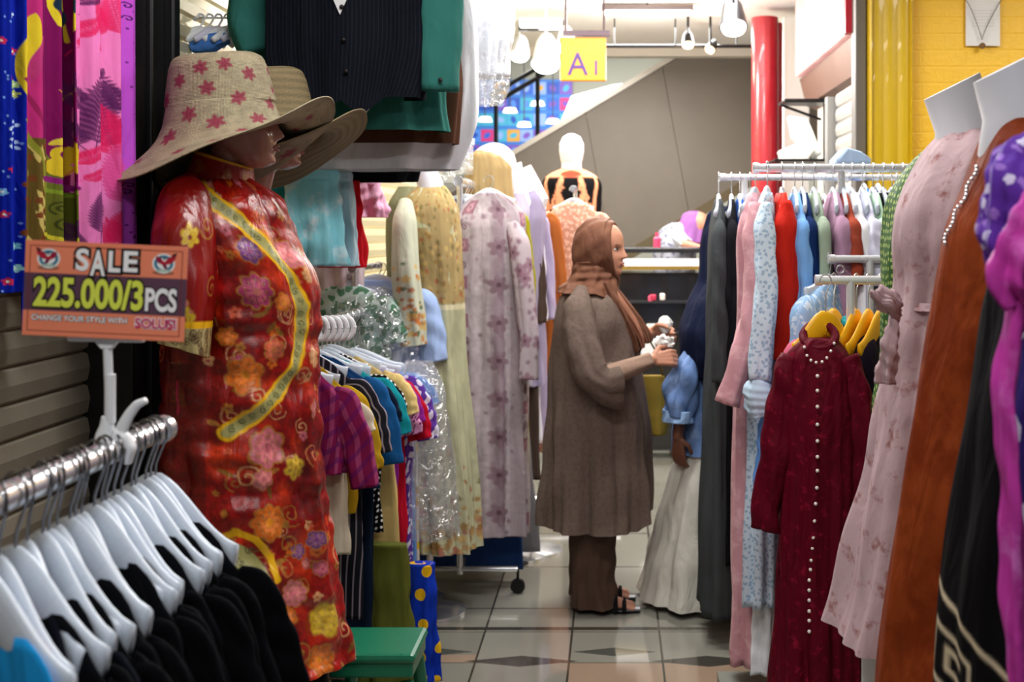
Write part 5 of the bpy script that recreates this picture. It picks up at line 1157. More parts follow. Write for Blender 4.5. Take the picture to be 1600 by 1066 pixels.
# ================================================================== RED BROCADE MANNEQUIN
def mannequin_stand(t, h, mat=steel):
    MB().grid(tube_v([(0,0,0),(0,0,.012),(0,0,.022)], [.17,.17,.04], 36)).cyl((0,0,.02), (0,0,h), .014, 14).build('stand', mat, t, smooth=True)
def hat(label, parent_loc, rz, col_fn, brim_plain, tilt=0, group=None, s=1.0):
    t = thing('straw_hat', label, 'hat', parent_loc, rz, group)
    prof = [(.0,.205),(.05,.207),(.085,.203),(.104,.190),(.114,.17),(.123,.12),(.131,.07),(.142,.03),(.158,.006),(.18,-.006),(.21,-.012),(.245,-.010),(.28,-.006)]
    A = resample([(r, 0, z, 0, 0) for r, z in prof], 190, .02); n = 300; th = np.linspace(-PI, PI, n, endpoint=False); TH, R = np.meshgrid(th, A[:, 0]); Z = np.repeat(A[:, 2:3], n, 1)
    q = np.clip((R-.125)/.15, 0, 1); fx = np.sin(TH)          # th measured from -y, +x at pi/2
    Z = Z+q**1.2*(.088*fx-.012-.052*np.cos(TH)**2-.022*np.clip(-np.cos(TH),0,1)+.006*np.sin(5*TH+1))
    Z = Z-.004*np.cos(TH*2)*(R < .11)*(R/.11)
    Z = Z-.012*np.exp(-((R-.04)/.04)**2)                      # dent in the crown top
    X = R*np.sin(TH)*(1+.04*(R < .13)); Y = -R*np.cos(TH)*(1-.06*(R < .13))
    sarc = np.repeat(np.concatenate([[0], np.cumsum(np.hypot(np.diff(A[:, 0]), np.diff(A[:, 2])))])[:, None], n, 1)
    col = col_fn(TH, R, Z, sarc)
    V = transform(np.stack([X, Y, Z], 2), (0,0,0), 0, tilt, s)
    gridobj('crown_and_brim', V, straw, t, col=col, solid=.003)
    return t
def straw_mat():
    m, nt, b = nodes('woven_straw'); Lk = nt.links.new; a = N(nt, 'ShaderNodeAttribute', attribute_name='Col'); tc = N(nt, 'ShaderNodeTexCoord')
    w1 = N(nt, 'ShaderNodeTexWave', bands_direction='X'); w1.inputs['Scale'].default_value = 95; w1.inputs['Distortion'].default_value = 2; w1.inputs['Detail'].default_value = 2
    w2 = N(nt, 'ShaderNodeTexWave', bands_direction='Y'); w2.inputs['Scale'].default_value = 95; w2.inputs['Distortion'].default_value = 2
    Lk(tc.outputs['UV'], w1.inputs[0]); Lk(tc.outputs['UV'], w2.inputs[0]); h = mth(nt, 'MULTIPLY', w1.outputs['Fac'], w2.outputs['Fac'])
    n = N(nt, 'ShaderNodeTexNoise'); n.inputs['Scale'].default_value = 160; Lk(tc.outputs['UV'], n.inputs['Vector']); h2 = mth(nt, 'ADD', h, n.outputs['Fac'])
    mr = N(nt, 'ShaderNodeMapRange'); mr.inputs['From Min'].default_value = .3; mr.inputs['From Max'].default_value = 1.3; mr.inputs['To Min'].default_value = .62; mr.inputs['To Max'].default_value = 1.15; Lk(h2, mr.inputs['Value'])
    mx = N(nt, 'ShaderNodeMix', data_type='RGBA', blend_type='MULTIPLY'); mx.inputs[0].default_value = 1; Lk(a.outputs['Color'], mx.inputs[6]); Lk(mr.outputs[0], mx.inputs[7]); Lk(mx.outputs[2], b.inputs['Base Color'])
    bp = N(nt, 'ShaderNodeBump'); bp.inputs['Strength'].default_value = .6; bp.inputs['Distance'].default_value = .003; Lk(h2, bp.inputs['Height']); Lk(bp.outputs[0], b.inputs['Normal']); b.inputs['Roughness'].default_value = .65; return m
straw = straw_mat()
SR = F/3.06
rm = thing('mannequin', 'tan mannequin in a red and gold brocade oriental dress beside the SALE sign', 'mannequin', (XX(376,3.06), 3.06, 0), .05)
rows = []
for py, xl, xr, b in [(278,296,392,.062),(288,284,410,.10),(300,270,428,.155),(322,262,444,.185),(350,256,452,.2),(390,253,470,.2),(435,252,494,.19),(475,253,497,.18),(520,256,495,.172),(600,258,494,.175),(700,256,500,.19),(800,254,512,.2),(900,252,526,.212),(1000,250,539,.222),(1040,248,545,.225)]:
    a_, b_ = XX(xl,3.06)-rm.location.x, XX(xr,3.06)-rm.location.x; rows.append(((a_+b_)/2, 0, ZZ(py,3.06), (b_-a_)/2, b))
V, TH, T = loft(rows, 430, 470, 2.15, .010, 6, 77, 1.0, .03, 0)
# soft diagonal drape wrinkles from bust and waist
for (cz, ct, st, am) in [(1.28,.1,9,.006),(1.18,.5,7,.008),(1.08,.3,8,.006),(.8,.6,6,.007)]:
    e = am*np.sin((V[...,2]-cz)*38+TH*st*.35)*np.exp(-((V[...,2]-cz)/.09)**2)*np.exp(-((TH-ct)/1.1)**2); V[...,0] += e*np.sin(TH); V[...,1] -= e*np.cos(TH)
wj = sum(a_*np.sin(b_*V[...,2]+c_*TH+d_+1.5*np.sin(e_*V[...,2]+TH)) for a_,b_,c_,d_,e_ in [(.0022,46,3,1,9),(.0018,70,-5,2,14),(.0016,30,9,.5,7),(.0014,95,2,4,20),(.0016,24,-12,3,11)]); V[...,0] += wj*np.sin(TH); V[...,1] -= wj*np.cos(TH)
frontf = .006*np.exp(-((TH-1.25)/.12)**2)-.007*np.exp(-((TH-1.02)/.1)**2); V[...,0] += frontf*np.sin(TH); V[...,1] -= frontf*np.cos(TH)
V[..., 2] += np.where(T > .97, (T-.97)/.03*.018*np.sin(TH*1.0+.8), 0)
ath = lambda px, py: (.27+math.asin(max(-.98, min(.98, (px-(372 if py < 900 else 385))/SR/.2))), ZZ(py, 3.0))
def uvp(px, py): a, z = ath(px, py); return a*.2, z
cv = Canvas(-.66, .66, .38, 1.68, 420, (146,12,9)); rr = random.Random(4)
nz1 = cv.noise(1, .11, 3); cv.a = cv.a*(1-.75*np.clip(nz1*1.5-.35, 0, 1)[..., None]*np.array([.8,1,1])); nz2 = cv.noise(1, .05, 8); cv.a = cv.a+np.clip(nz2-.55, 0, 1)[..., None]*1.5*(lin((216,60,16))-cv.a); nz3 = cv.noise(1, .013, 9); cv.a = cv.a*(.7+.6*nz3[..., None])
GO, OR, PK, MG, YE_, VI, LG = (168,112,44), (206,100,22), (200,104,120), (168,44,104), (200,168,40), (100,52,130), (206,150,104)
def br_flower(u, v, R, c, pet=6):
    cv.flower(u, v, R, pet, c, rim=GO, cen=rr.choice([YE_, (120,20,20), OR]), rot=rr.random()*3, deep=.22, al=.88); cv.flower(u, v, R*.66, pet, tuple(min(255, int(x*1.18+12)) for x in c), rot=rr.random()*3, deep=.35, al=.6)
    for i in range(pet*2): a = i*PI/pet+rr.random()*.2; cv.stroke([(u+R*.25*math.cos(a), v+R*.25*math.sin(a)), (u+R*.7*math.cos(a), v+R*.7*math.sin(a))], .0016, LG, .7)
for i in range(110):                       # all-over scatter of small gold blossoms and tendrils
    u, v = rr.uniform(-.62, .62), rr.uniform(.4, 1.62)
    cv.curl(u, v, rr.uniform(.018, .034), .0028, rr.choice([GO, LG, (200,120,70)]), rr.random()*6, 1.5, rr.choice([-1, 1]), .85)
for i in range(200):
    u, v = rr.uniform(-.64, .64), rr.uniform(.4, 1.63); R = rr.uniform(.008, .017); cv.flower(u, v, R, 5, rr.choice([GO, OR, (200,90,60), PK, LG, (170,110,40)]), cen=(120,20,20), rot=rr.random()*3, al=.9)
for i in range(150):
    u, v = rr.uniform(-.64, .64), rr.uniform(.4, 1.63); cv.leaf(u, v, rr.uniform(.02, .045), .012, rr.random()*6.3, rr.choice([(150,110,30), (190,60,20), (120,90,30), GO]), .85)
for i in range(34): br_flower(rr.uniform(-.64, .64), rr.uniform(.4, 1.6), rr.uniform(.024, .036), rr.choice([OR, PK, MG, YE_, (200,80,40)]))
for px, py, R, c in [(390,452,26,MG),(293,372,17,YE_),(370,578,27,OR),(415,542,17,(210,90,70)),(404,690,30,PK),(445,724,18,YE_),(398,800,25,OR),(462,838,14,VI),(440,852,12,VI),(466,884,12,MG),(450,872,8,MG),(440,912,20,PK),(478,962,26,YE_),(428,945,14,OR),(468,1020,22,OR),(398,1000,18,OR),(318,300,12,PK),(338,292,10,PK),(400,390,20,VI),(430,470,14,OR),(480,560,16,LG),(478,640,14,PK),(475,430,12,LG),(345,520,14,OR),(385,905,22,(200,70,30))]:
    u, v = uvp(px, py); br_flower(u, v, R/SR, c, rr.choice([5, 6, 8]))
for px, py, R, c in [(372,730,18,LG),(425,838,18,GO),(492,880,18,LG),(388,610,14,LG),(370,640,14,GO),(440,1000,18,GO),(500,990,16,LG)]: u, v = uvp(px, py); cv.curl(u, v, R/SR, .004, c, rr.random()*6, 1.4)
# plain dark red back of the dress, its shade put into the colour
m_ = cv.U < (-.035); w_ = (slice(None), slice(None)); back_shade = m_ & (cv.V < 1.18); cv.put(w_, back_shade, (112,12,6), .93)
for i in range(4): cv.leaf(*uvp(276, 640-i*12), .03, .008, 1.5, (214,40,90), .9)
# patterned band edged in yellow
BY, BG_ = (230,176,18), (160,156,98)
nzf = cv.noise(1, .006, 21); nzg = cv.noise(1, .035, 22); cv.a = cv.a*(.62+.7*nzf[..., None])*(.7+.5*nzg[..., None])
bandA = [uvp(*p) for p in [(322,296),(362,322),(400,345),(430,380),(452,430),(464,480),(462,530),(448,575),(425,605),(388,636),(345,664)]]
cv.stroke(bandA, .042, BY); cv.stroke(bandA, .026, BG_)
for (a, b) in zip(bandA[:-1], bandA[1:]):
    for q in (.2, .5, .8): u, v = a[0]+(b[0]-a[0])*q, a[1]+(b[1]-a[1])*q; cv.curl(u+rr.uniform(-.004,.004), v+rr.uniform(-.004,.004), .009, .002, (76,80,50), rr.random()*6, 1.2)
arc = [uvp(*p) for p in [(326,850),(332,822),(352,810),(378,822),(396,850),(402,885)]]
cx_, cz_ = uvp(362, 868); cv.ell(cx_-.01, cz_-.01, .052, .085, .5, BG_)
for i in range(9): cv.curl(cx_+rr.uniform(-.035,.025), cz_+rr.uniform(-.04,.05), .01, .002, (76,80,50), rr.random()*6, 1.2)
cv.stroke(arc, .016, BY)
cv.stroke([(-.66, .385), (.66, .385)], .012, (190,60,20))
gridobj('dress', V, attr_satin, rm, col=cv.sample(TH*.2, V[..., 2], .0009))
# black skirt underneath, collar, near sleeve
V2, _, _ = loft([(0.02,0,.62,.17,.17),(.02,0,.3,.19,.18),(.02,0,.06,.2,.19)], 90, 40, 2.2, .01, 7, 5); gridobj('underskirt', V2, black_t, rm)
cvc = Canvas(-.5,.5,-.02,.12, 600, (150,14,14))
for i in range(22): cvc.curl(rr.uniform(-.4,.4), rr.uniform(.01,.05), .010, .002, GO, rr.random()*6)
cvc.stroke([(-.5,.060),(.5,.060)], .010, (236,176,16))
n_ = 220; th = np.linspace(-PI, PI, n_, endpoint=False); zz = np.linspace(0, 1, 30); TT, HH = np.meshgrid(zz, th, indexing='ij')
cxx = -.052+.012*TT
Vc = np.stack([cxx+(.086-.018*TT)*np.sin(HH), -(.078-.012*TT)*np.cos(HH), 1.615+.062*TT-.022*np.sin(HH)*(.6+.4*TT)+.01*(1-TT)*0], 2)
gridobj('collar', Vc, attr_satin, rm, col=cvc.sample(HH*.08, TT*.062), solid=.004)
cvs = Canvas(-.3,.3,0,.4, 500, (150,14,10)); nz = cvs.noise(1,.07,5); cvs.a = cvs.a*(1-.4*nz[...,None])
for i in range(14): cvs.curl(rr.uniform(-.25,.25), rr.uniform(0,.34), .022, .0028, GO, rr.random()*6)
for i in range(16): cvs.flower(rr.uniform(-.27,.27), rr.uniform(.0,.34), rr.uniform(.014,.028), 6, rr.choice([OR, PK, YE_, MG]), rim=GO, cen=(120,20,20), rot=rr.random()*3)
cvs.a[int(.315*500):] = lin((176,160,110))
for i in range(60): cvs.curl(rr.uniform(-.28,.28), rr.uniform(.325,.37), .009, .002, (80,60,40), rr.random()*6)
cvs.stroke([(-.3,.315),(.3,.315)], .012, (238,180,20))
for near, rws in ((True, [(300,300,2.95,.03,.05),(292,318,2.90,.06,.07),(290,370,2.86,.072,.075),(290,440,2.84,.070,.07),(288,500,2.83,.062,.062),(288,548,2.83,.054,.055)]), (False, [(330,300,3.2,.03,.05),(334,320,3.24,.06,.07),(336,400,3.28,.07,.07),(336,520,3.28,.06,.06)])):
    R = [(*P(a, b, c), ra_, rb_) for a, b, c, ra_, rb_ in rws]; S, TH2, T2 = sweep(R, 150, 170, amp=.004, k=3, seed=6, sm=.06)
    if near: S[..., 2] -= np.clip((T2-.85)/.15, 0, 1)*.02*np.cos(TH2+.6)
    gridobj('sleeve', local(rm, S), attr_satin, rm, col=cvs.sample(TH2*.07, T2*.37), solid=.004)
hd = transform(head_grid(nose=.95), (-.0,0,1.655), 0, .02, .98)
nk = tube_v([(-.055,0,1.52),(-.05,0,1.60),(-.034,0,1.66),(-.012,0,1.74)], [.075,.054,.048,.05], 24)
body = fuse('head_and_neck', [hd, nk], mannequin_skin, rm, .0045, 2)
faceparts(rm, -.0, 0, 1.655, 0, .98, lips=plain('mannequin_lips', (132,62,60), .3), ry=.02)
mannequin_stand(rm, 1.3)
def star_cols(TH, R, Z, s):
    cv = Canvas(-.5, .5, 0, .5, 500, (166,156,124)); r = random.Random(2); nz = cv.noise(1, .012, 4); nz2 = cv.noise(1, .05, 6); cv.a = cv.a*(.75+.4*nz[..., None]); cv.a = cv.a*(1-.25*(nz2[..., None])*np.array([.2,.5,.5]))
    def star(u, v, R0):
        for i in range(6): cv.leaf(u, v, R0, R0*.5, i*PI/3+r.random()*.2+.2, (140,14,56), .92)
    k = .118
    for px, py in [(358,103),(393,119),(292,125),(331,140),(374,157),(308,177),(343,193),(425,140),(418,165),(395,193),(276,150),(322,108),(438,110),(290,205)]:
        a = .3+math.asin(max(-.97, min(.97, (px-350)/SR/.125))); sv = .11+(py-88)/SR*1.02
        star(a*k, sv, .021 if px < 420 else .015)
    for i in range(9): star(-.34+.0*i+r.uniform(-.02,.02), .1+r.random()*.2, .018); star(r.uniform(.27,.37), .1+.3*r.random(), .018)
    for a in (.2,.55,.9,1.25,1.6,1.95): star(a*k, .345+.02*math.sin(a*9), .012)
    for a in (-.2,-.9,-1.6): star(a*k, .36, .012)
    c = cv.sample(TH*k, s)
    return c
hat('large straw sun hat printed with magenta stars on the front mannequin', (-.985, 3.06, 1.737), .0, star_cols, False, tilt=-.07)
# second mannequin behind, plain straw hat
M2X = -.985
m2 = thing('mannequin', 'second tan mannequin half hidden behind the red brocade one', 'mannequin', (-.985, 3.40, 0), .0)
hd = transform(head_grid(), (.02,0,1.668), 0, .0, 1)
nk = tube_v([(-.04,0,1.50),(-.035,0,1.60),(-.01,0,1.68),(.005,0,1.76)], [.07,.054,.048,.05], 24); fuse('head_and_neck', [hd, nk], mannequin_skin, m2, .005, 2)
faceparts(m2, .02, 0, 1.668, 0, 1)
V, _, _ = loft([(-.08,.03,1.60,.06,.05),(-.09,.03,1.57,.075,.08),(-.10,.03,1.5,.09,.10),(-.10,.03,1.38,.11,.11),(-.10,.03,1.1,.11,.11),(-.08,.03,.5,.12,.12)], 80, 90, 2.2, .008, 6, 9); gridobj('dress', V, cloth('olive_gold_brocade', (92,70,28), 'noise', (30,40,30), sc=14, thr=.5, rough=.4), m2, cap=True)
mannequin_stand(m2, 1.3)
def plain_straw(TH, R, Z, s):
    c = np.ones(TH.shape+(3,))*lin((150,132,94)); return c*(.85+.15*np.sin(s*300))[..., None]
hat('plain straw sun hat on the second mannequin behind the starred hat', (-.965, 3.36, 1.742), .0, plain_straw, True, tilt=-.05)
MB().tube([P(300,240,3.0)-rm.location, P(282,262,2.98)-rm.location, P(266,284,2.98)-rm.location], .002, 6)
o = MB().tube([tuple(P(303,232,2.98)), tuple(P(292,252,2.97)), tuple(P(278,270,2.97)), tuple(P(265,286,2.97))], .0022, 6).build('hat_cord', black_metal, smooth=True); tag(o, 'thin black cord hanging from the back of the starred straw hat', 'cord')

# ================================================================== WHITE MANNEQUINS, FAR LEFT
def torso(label, Y, neckpx, dressrows, mat, rz=0, neck=True, name='mannequin', headf=None, cols=None, n=90, m=110, fold=.008, seed=None, neck_h=.1, lean=0, neck_r=.055, sleeves=(), k=7, cap_tilt=0.0, col_n=False):
    xs = XX(neckpx, Y); t = thing(name, label, 'mannequin', (xs, Y, 0), rz); rows = []
    for py, xl, xr, b in dressrows: a_, b_ = XX(xl,Y)-xs, XX(xr,Y)-xs; rows.append(((a_+b_)/2, 0, ZZ(py,Y), (b_-a_)/2, b))
    V, TH, T = loft(rows, n, m, 2.2, fold, k, seed or RNG.randint(999), 1.1, .03, .003)
    gridobj('dress', V, mat_of(mat), t, col=cols(V, TH, T) if cols else None)
    zt = rows[0][2]; x0 = rows[0][0]
    if neck:
        top = (x0-lean, 0, zt+neck_h)
        G = tube_v([(x0+.0,0,zt-.16),(x0,0,zt-.05),(x0-lean*.3,0,zt+.01),top], [rows[0][3]*.9,neck_r*1.25,neck_r,neck_r*.96], 40)
        z_ = G[-1, :, 2]; G[-1, :, 2] = zt+neck_h+(G[-1, :, 0]-top[0])*cap_tilt
        MB().grid(G).build('neck', mannequin_white, t, smooth=True)
    for s_ in sleeves: worldpart(t, 'sleeve', s_, mat_of(mat), n=50, m=60)
    MB().grid(tube_v([(0,0,0),(0,0,.012),(0,0,.022)], [.14,.14,.04], 32)).cyl((0,0,.02), (0,0,zt-.1), .013, 12).build('stand', chrome, t, smooth=True)
    return t
# cream and gold gown at the front of the far left group
def cream_cols(V, TH, T):
    cv = Canvas(-.6, .6, .2, 1.75, 300, (184,184,150)); r = random.Random(9); z = V[..., 2]
    nz = cv.noise(1, .02, 3); cv.a *= (.88+.2*nz[..., None])
    st = (slice(int((1.22-.2)*300), int((1.75-.2)*300)), slice(None)); cv.put(st, cv.noise(1, .03, 5)[st] > .2, (166,138,84), .8)
    for i in range(520):
        u, v = r.uniform(-.55, .55), r.uniform(1.22, 1.7); cv.flower(u, v, r.uniform(.005, .013), 5, r.choice([(150,112,60),(170,96,70),(206,176,110),(120,110,70)]), rot=r.random()*3, al=.8)
    cv.stroke([(-.6,1.205),(.6,1.205)], .02, (214,206,170))
    for i in range(420):
        v = .22+abs(r.gauss(0, .16)); u = r.uniform(-.58, .58)
        if v < .75: cv.flower(u, v, r.uniform(.008, .02), 5, r.choice([(150,112,60),(176,140,90),(200,170,110),(120,110,70),(160,96,80)]), rot=r.random()*3, al=.85)
    return cv.sample(TH*.17, z)
cg = torso('white mannequin in a cream and gold lace gown left of the mauve floral dress', 4.78, 672, [(290,655,694,.04),(304,640,706,.09),(324,622,716,.13),(370,616,722,.14),(440,618,724,.13),(520,622,726,.12),(545,628,726,.115),(640,632,734,.14),(760,640,746,.16),(850,648,750,.18)], attr_cloth, cols=cream_cols, n=220, m=300, fold=.011, k=9, seed=31, neck_h=.07, lean=.03, neck_r=.05)
def lace_sleeve(t, rws, seed=3):
    R = [(*P(a, b, c), ra_, rb_) for a, b, c, ra_, rb_ in rws]; S, TH2, T2 = sweep(R, 90, 150, amp=.005, k=3, seed=seed)
    cv = Canvas(-.25,.25,0,.8, 300, (196,200,178)); r = random.Random(seed)
    for i in range(170):
        v = .72-abs(r.gauss(0, .17)); cv.flower(r.uniform(-.2,.2), v, r.uniform(.008,.018), 5, r.choice([(196,150,84),(170,100,70),(206,176,110),(90,110,80),(200,120,60)]), rot=r.random()*3, al=.9)
    gridobj('sleeve', local(t, S), attr_cloth, t, col=cv.sample(TH2*.05, T2*.72), solid=.003)
lace_sleeve(cg, [(634,318,4.68,.025,.03),(632,345,4.62,.045,.045),(634,430,4.58,.052,.05),(640,490,4.58,.054,.05),(644,540,4.58,.046,.046)])
# grey-green gown behind it
torso('mannequin in an olive grey gown squeezed behind the cream and gold one', 4.95, 640, [(292,622,650,.03),(320,606,660,.09),(420,604,664,.1),(700,612,680,.12),(850,620,690,.12)], (120,120,92), neck=False)
# mannequin head with beige scarf
sc = thing('mannequin', 'white mannequin head wearing a draped beige scarf above the clothes rail', 'mannequin', (XX(775,5.55), 5.55, 0), .35)
hd = transform(head_grid(40, 44, 1, .3), (.0,0,ZZ(320,5.55)+.04), 0, 0, 1.08); nk = tube_v([(-.02,0,1.3),(-.02,0,1.5),(-.0,0,1.72)], [.15,.07,.055], 24)
fuse('head_and_neck', [hd, nk], mannequin_white, sc, .006, 3)
bz = ZZ(320,5.55)
V, TH, T = loft([(-.05,0,bz+.245,.04,.05),(-.045,0,bz+.22,.085,.09),(-.03,0,bz+.17,.105,.1),(-.03,0,bz+.09,.11,.1),(-.02,0,bz+.02,.105,.1),(-.01,0,bz-.05,.12,.12),(0,0,bz-.1,.15,.15)], 90, 80, 2.1, .007, 8, 5, .6)
# open the front of the hood around the face
mask = np.clip(1-((TH-PI/2)/.6)**2, 0, 1)*np.clip((V[..., 2]-(bz+.02))/.04, 0, 1); V[..., 0] -= mask*.09
gridobj('head_scarf', V, cloth('beige_scarf', (176,150,104), rough=.5), sc, solid=.003)
mannequin_stand(sc, 1.35)
# two bare white torsos
torso('bare white mannequin torso with a cut off neck right of the beige scarf', 5.7, 832, [(296,820,846,.05),(310,806,850,.1),(340,800,852,.13),(460,804,850,.12),(600,806,850,.12)], (150,140,168), neck_h=.09, lean=.06, neck_r=.058, cap_tilt=.5)
torso('bare white mannequin torso nearest the beige scarf, leaning left', 5.6, 806, [(300,796,822,.05),(330,790,830,.1),(420,790,830,.12),(600,790,830,.12)], (176,170,190), neck_h=.12, lean=.03, neck_r=.05, cap_tilt=.4)
# white headed mannequin in black and peach top
bh = thing('mannequin', 'white faceless mannequin in a black top with peach embroidery before the escalator', 'mannequin', (XX(893,6.5), 6.5, 0), 0)
k_ = 6.5/F; zc_ = lambda py: ZZ(py, 6.5)
hd = tube_v([(0,0,zc_(258)),(0,0,zc_(252)),(0,0,zc_(238)),(0,0,zc_(225)),(0,0,zc_(214)),(0,0,zc_(209))], [.045,.058,.066,.066,.048,.015], 30); nk = tube_v([(0,0,zc_(300)),(0,0,zc_(268)),(0,0,zc_(240))], [.1,.056,.052], 24)
fuse('head_and_neck', [hd, nk], mannequin_white, bh, .006, 3)
def bp_cols(V, TH, T):
    cv = Canvas(-.6,.6,.8,1.9, 260, (14,13,15)); r = random.Random(6); zt = zc_(268); PE = (226,150,110)
    cv.stroke([(-.6, zt-.01), (.6, zt-.01)], .05, PE)
    for s_ in (-1, 1):
        cv.stroke([(s_*.17, zt-.02),(s_*.14, zt-.12),(s_*.13, zt-.24),(s_*.1, zt-.4)], .028, PE); cv.stroke([(s_*.05, zt-.05),(s_*.065, zt-.12),(s_*.03, zt-.2)], .03, PE); cv.curl(s_*.075, zt-.17, .03, .014, PE, 1, 1)
        for i in range(5): cv.flower(s_*(.05+.025*i), zt-.09-.05*i, .02, 5, PE, cen=(190,90,60))
    cv.ell(0, zt-.015, .07, .018, 0, (206,60,40))
    return cv.sample(TH*.16, V[..., 2])
V, TH, T = loft([(0,0,zc_(264),.06,.05),(0,0,zc_(272),.13,.08),(0,0,zc_(286),.165,.1),(0,0,zc_(330),.16,.12),(0,0,zc_(420),.14,.12),(0,0,.9,.18,.14)], 130, 150, 2.2, .004, 6, 5); gridobj('top', V, attr_cloth, bh, col=bp_cols(V, TH, T))
mannequin_stand(bh, 1.4)

# ================================================================== NEAR RIGHT MANNEQUINS
lace = cloth('pale_pink_lace', (182,156,160), 'noise', (140,94,92), sc=22, thr=.55, rough=.75)
pinkm = torso('headless white mannequin in a pale pink lace gown with a tied waist', 2.3, 1505, [(205,1476,1556,.055),(225,1456,1570,.10),(245,1442,1576,.13),(290,1417,1584,.15),(330,1402,1590,.155),(380,1398,1590,.15),(440,1404,1580,.125),(480,1402,1572,.11),(520,1394,1575,.12),(620,1378,1580,.14),(750,1356,1590,.16),(850,1338,1600,.175),(950,1316,1605,.185),(990,1306,1608,.19)], lace, neck_h=.085, lean=.035, neck_r=.056, cap_tilt=.5, fold=.012, seed=14, n=150, m=180)
V, _, _ = loft([(.0-.06,0,ZZ(900,2.3),.13,.13),(-.05,0,.4,.14,.14),(-.05,0,.04,.15,.15)], 70, 40, 2.2, .01, 7, 4); gridobj('underskirt', V, C_(216,222,226), pinkm)
V, _, _ = loft([(rows_x, 0, z_, a_, b_) for rows_x, z_, a_, b_ in [(-.012, ZZ(470,2.3), .112, .115), (-.012, ZZ(482,2.3), .116, .12)]], 60, 6, 2.2, .002, 9, 3); gridobj('belt', V, lace, pinkm)
worldpart(pinkm, 'bow', [(1396,462,2.14,.010,.014),(1388,470,2.13,.028,.02),(1382,482,2.12,.034,.012)], lace, amp=.006, k=4)
worldpart(pinkm, 'bow', [(1398,498,2.14,.008,.012),(1390,540,2.12,.014,.01),(1384,600,2.12,.016,.008)], lace, amp=.004, k=4)
gm = cloth('green_beaded', (58,92,50), 'dots', (150,170,96), sc=60, thr=.28, rough=.6)
greenm = torso('mannequin in a beaded green gown just behind the pale pink lace gown', 2.72, 1500, [(222,1462,1520,.06),(240,1438,1540,.1),(280,1406,1550,.13),(320,1384,1560,.14),(380,1376,1560,.14),(470,1380,1560,.12),(560,1378,1565,.13),(640,1366,1570,.14),(720,1374,1570,.14),(900,1400,1570,.14),(1100,1420,1570,.14)], gm, neck=False, fold=.010, seed=3)
V, _, _ = loft([(.02,0,ZZ(560,2.72),.12,.13),(.03,0,.5,.12,.13),(.03,0,.08,.12,.14)], 70, 50, 2.2, .01, 8, 4); gridobj('underskirt', V, C_(120,140,108), greenm)
leafp = worldpart(greenm, 'collar', [(1482,222,2.55,.004,.006),(1474,236,2.54,.02,.014),(1468,262,2.54,.02,.012),(1462,280,2.55,.004,.006)], C_(36,62,34))
rust = cloth('rust_crepe', (132,56,20), 'noise', (112,42,12), sc=7, thr=.45, rough=.7, wave=.5)
rustm = torso('headless white mannequin in a plain rust orange long gown, right foreground', 1.9, 1592, [(188,1560,1640,.06),(205,1545,1660,.10),(240,1530,1680,.12),(300,1508,1700,.14),(350,1483,1710,.15),(380,1474,1712,.15),(480,1464,1700,.13),(600,1440,1700,.14),(750,1416,1700,.155),(900,1392,1710,.17),(1066,1376,1720,.19),(1500,1350,1740,.2)], rust, neck_h=.085, lean=.025, neck_r=.056, cap_tilt=.5, fold=.009, seed=23, n=150, m=180, k=6)
for i in range(20):
    py = 262+i*6.2; px = np.interp(py, [262,300,350,380,480], [1523,1508,1483,1474,1464]); q = P(px, py, 1.9)-rustm.location
    ball((q.x-.003, -.02-.01*math.sin(i), q.z), .0035, 'silver_bead', chrome, rustm, 6)
def key_cols(V, TH, T):
    cv = Canvas(-.7,.7,.2,1.75, 300, (12,11,14)); CR = (206,190,160)
    def key(u, v, s):
        pts = [(0,0),(0,4),(4,4),(4,1),(1.6,1),(1.6,2.7),(2.8,2.7)]; c_, s_ = math.cos(.45), math.sin(.45); cv.stroke([(u+s*(x*c_-y*s_), v+s*(x*s_+y*c_)) for x, y in pts], s*.62, CR)
    for i in range(5):
        u0, v0 = -.30+.125*i, .885-.06*i; sp_ = [(0,0),(0,1),(1,1),(1,.25),(.35,.25),(.35,.68),(.7,.68)]; cv.stroke([(u0+.10*x, v0+.062*y-.03*x) for x, y in sp_], .0075, CR)
    cv.stroke([(-.36,1.01),(-.2,.955),(.1,.83),(.4,.70)], .0075, CR); cv.stroke([(-.36,.90),(-.2,.835),(.1,.70),(.4,.58)], .0075, CR)
    return cv.sample(TH*.17, V[..., 2])
torso('mannequin in a black gown with a cream key pattern border, right foreground', 1.68, 1700, [(300,1640,1740,.07),(320,1600,1760,.11),(420,1560,1790,.13),(480,1546,1800,.13),(640,1522,1800,.14),(800,1502,1800,.155),(960,1480,1810,.17),(1066,1470,1820,.18),(1500,1440,1840,.2)], attr_cloth, neck=False, cols=key_cols, n=200, m=260, fold=.006, seed=5)
pur = cloth('purple_white_dots', (92,50,156), 'blots', (214,206,236), (150,110,200), sc=42, thr=.26, rough=.7)
pm = torso('mannequin in a purple polka dot dress with puffed sleeve at the right edge', 1.5, 1745, [(190,1700,1790,.06),(215,1650,1830,.11),(280,1610,1860,.14),(400,1590,1870,.14),(520,1590,1860,.12),(640,1580,1860,.13),(800,1584,1870,.14),(1066,1590,1880,.16),(1400,1580,1900,.18)], cloth('indigo_print', (50,36,110), 'blots', (220,190,40), (200,200,230), sc=16, thr=.25, rough=.7), neck=False, fold=.008, seed=15)
worldpart(pm, 'sleeve', [(1626,222,1.44,.02,.03),(1606,250,1.42,.034,.04),(1590,300,1.40,.038,.045),(1582,370,1.40,.03,.04),(1584,430,1.40,.018,.03)], pur, n=60, m=60, amp=.005, k=6)
mag = cloth('magenta_chiffon', (190,60,160), 'noise', (206,110,190), sc=10, thr=.5, rough=.5)
